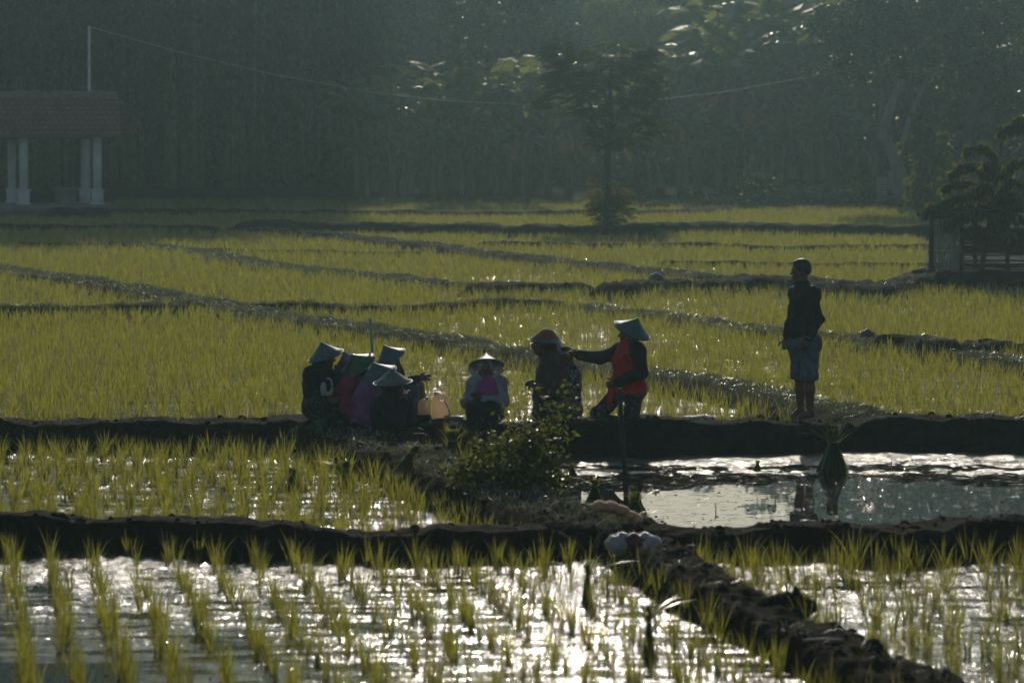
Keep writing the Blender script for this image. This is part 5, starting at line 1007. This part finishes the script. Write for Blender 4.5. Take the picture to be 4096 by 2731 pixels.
b = G(262, 826, .9); b[2] = fl; m = MB(); m.lathe([(.36, 0), (.36, .45), (.39, .47), (.39, .53), (.30, .53), (.28, .1), (.001, .1)], b, 20); solo('well_ring', m, M['concrete'], 'low round concrete well inside the pavilion', 'well')
m = MB(); mt = G(357, 105, 2.6); mb_ = G(357, 826, 2.6); mb_[2] = fl; m.tube(np.array([mb_, (mb_ + mt) / 2, mt]), [.055, .05, .045], 10); o = solo('mast', m, M['white_wall'], 'tall pale mast rising behind the pavilion roof and holding one end of the rope', 'mast', base=mb_)
# rope
pts = [(357, 108, PY + 2.6), (700, 205, PY), (1100, 300, 124), (1500, 372, 121), (1800, 405, 119), (2130, 420, 117), (2330, 420, 115.5), (2600, 402, 116), (2900, 368, 120), (3180, 318, 124), (3450, 272, 127), (3603, 246, 128)]
L = np.array([A(*q) for q in pts]); L = resample(L, .25); L[1:-1] = (L[:-2] + L[1:-1] + L[2:]) / 3; L[:, 2] += 0.0; m = MB(); m.tube(L, (.014 + .004 * np.sin(np.arange(len(L)) * 2.1)) * np.interp(L[:, 0], [3, 8], [1, .6]), 6); solo('rope', m, M['cane_light'] if 'cane_light' in M else M['cane'], 'long sagging rope from the mast across to the pale curving trunk', 'rope')

# ------------------------------------------------------------------ bamboo hut at the right edge
HZ = P(3900, 1130, ZB + .15)[1] + 1.5; K = lambda x, y, d=0: A(x, y, HZ + d); k_ = HZ / FPX
m = MB(); rg = np.random.default_rng(95); c = K(3930, 1120); xs_ = np.linspace(-1.8, 4.0, 60); ys_ = np.linspace(-2.4, 2.4, 30); Xg, Yg = np.meshgrid(xs_, ys_); e_ = np.clip(1.15 - np.maximum(np.abs(Yg) / 2.4, np.where(Xg < 0, -Xg / 1.8, 0)) ** 2.5, 0, 1); Zg = ZB - .1 + .42 * e_ + .10 * fbm(Xg * 2, Yg * 2) * e_; V = np.stack([c[0] + Xg, c[1] + Yg, Zg], -1).reshape(-1, 3); i = np.arange(29)[:, None] * 60; j = np.arange(59)[None]
tag(mesh_obj('earth_bank', V, np.stack([i + j, i + j + 1, i + 61 + j, i + 60 + j], -1).reshape(-1, 4), M['mud_dry']), kind='structure')
hb2 = K(3950, 1095); root = thing('bamboo_hut', 'small rickety hut of bamboo poles, slats and a stick roof at the right edge', 'hut', hb2)
m = MB()
for q in range(15):
    x_ = 3727 + q * 9.0 + rg.normal(0, 1.5); t_ = 862 + rg.normal(0, 8); m.tube(np.array([K(x_ + rg.normal(0, 2), 1092), K(x_ + rg.normal(0, 1.5), 980), K(x_ + rg.normal(0, 2), t_)]), .014 + .004 * rg.random(), 6)
m.build('pole_fence', M['cane'], root, origin=hb2)
m = MB(); m.tube(np.array([K(3718, 898, -.05), K(3780, 902, -.05), K(3852, 910, -.05)]), .022, 7); m.tube(np.array([K(3728, 1004, -.05), K(3850, 1008, -.05)]), .016, 7); m.tube(np.array([K(3745, 1075, -.07), K(3790, 985, -.07), K(3840, 905, -.07)]), .022, 7); m.build('rail', M['cane'], root, origin=hb2)
for (x_, t_, d_) in [(3848, 840, 0), (3725, 860, -.1), (4030, 820, 0), (4200, 800, 0), (3900, 830, 1.8), (4120, 820, 1.8)]: m = MB(); m.tube(np.array([K(x_, 1110, d_), K(x_, t_, d_)]), .045, 8); m.build('post', M['dark_wood'], root, origin=hb2)
m = MB()
for q in range(17):
    y_ = 918 + q * 10.5 + rg.normal(0, 1.5)
    if q in (11, 14): continue
    m.tube(np.array([K(3852, y_ + rg.normal(0, 2)), K(3960, y_ + rg.normal(0, 2)), K(4080, y_ + rg.normal(0, 2)), K(4230, y_)]), .016 + .006 * rg.random(), 6)
m.box(K(4010, 965, .5), (240 * k_, .02, 100 * k_)); m.build('slats_and_shade_panel', M['dark_wood'], root, origin=hb2)  # the box is a dark panel added for the shaded hut interior
m = MB()
for q in range(260):
    u_ = rg.random(); xa = 3690 + rg.uniform(-10, 120) + 60 * u_; L_ = rg.uniform(250, 420); y_ = 862 - 48 * u_ + rg.normal(0, 5); d_ = -.6 + 2.6 * u_; m.tube(np.array([K(xa, y_ + 4, d_), K(xa + L_ * .5, y_ - 14 + rg.normal(0, 3), d_), K(min(xa + L_, 4260), y_ - 32 + rg.normal(0, 5), d_)]), .010 + .01 * rg.random(), 5)
m.build('stick_roof', M['dark_wood'], root, origin=hb2)
m = MB(); 
for q in range(12): x_ = 4036 + q * 10; m.tube(np.array([K(x_ + rg.normal(0, 2), 728, .4), K(x_ + 3 * rg.normal(0, 1), 672, .4)]), .012, 5)
m.tube(np.array([K(4030, 672, .38), K(4150, 670, .38)]), .016, 6); m.build('basket_panel', M['cane'], root, origin=hb2)
m = MB(); m.tube(np.array([K(4050, 620, .5), K(4180, 500, .5)]), .03, 7); m.build('roof_pole', M['cane'], root, origin=hb2)
m = MB(); s0 = K(3812, 1120, -.5); m.tube(np.array([s0, K(3815, 1060, -.5), K(3826, 1010, -.45), K(3842, 985, -.4)]), [.12, .10, .07, .03], 10); solo('tree_stump', m, M['pale_bark'], 'pale weathered stump standing against the bamboo poles of the hut', 'stump')
m = MB()
for q in range(14): a_ = rg.uniform(3650, 3740); m.tube(np.array([K(a_, 1090 + rg.normal(0, 5), -.8 + rg.normal(0, .2)), K(a_ + rg.uniform(30, 90), 1086 + rg.normal(0, 7), -.8 + rg.normal(0, .2))]), .012 + .01 * rg.random(), 5)
solo('firewood', m, M['dark_wood'], 'loose pile of thin branches on the ground left of the hut', 'branches')
# sheets and boards behind the trees on the right
def corr(label, xa, xb, ya, yb, Yd, horiz=True):
    a, b = A(xa, yb, Yd), A(xb, ya, Yd); n_ = 40; t = np.linspace(0, 1, n_); z = a[2] + (b[2] - a[2]) * t; w = .025 * np.sin(t * 2 * PI * 8); V = np.concatenate([np.stack([np.full(n_, a[0]), Yd + w, z], 1), np.stack([np.full(n_, b[0]), Yd + w, z], 1), np.stack([np.full(n_, b[0]), Yd + w + .006, z], 1), np.stack([np.full(n_, a[0]), Yd + w + .006, z], 1)]); i = np.arange(n_ - 1)
    m = MB(); m.add(V, [np.stack([i, n_ + i, n_ + i + 1, i + 1], 1), np.stack([2 * n_ + i, 3 * n_ + i, 3 * n_ + i + 1, 2 * n_ + i + 1], 1)]); return solo('metal_sheet', m, M['metal'], label, 'metal sheet', smooth=False)
corr('corrugated metal sheet leaning left of the curving trunk', 3505, 3549, 708, 805, 129.5); corr('taller corrugated metal sheet touching the curving trunk', 3550, 3590, 682, 800, 129.8)
m = MB()
for q in range(17): x_ = 3700 + q * 13; a_, b_ = A(x_, 812, 131), A(x_, 640 + rg.normal(0, 6), 131); m.box(((a_[0]), 131, (a_[2] + b_[2]) / 2), (.10, .03, b_[2] - a_[2]))
solo('plank_fence', m, M['dark_wood'], 'dark upright plank fence behind the climber and the hut', 'fence', smooth=False)
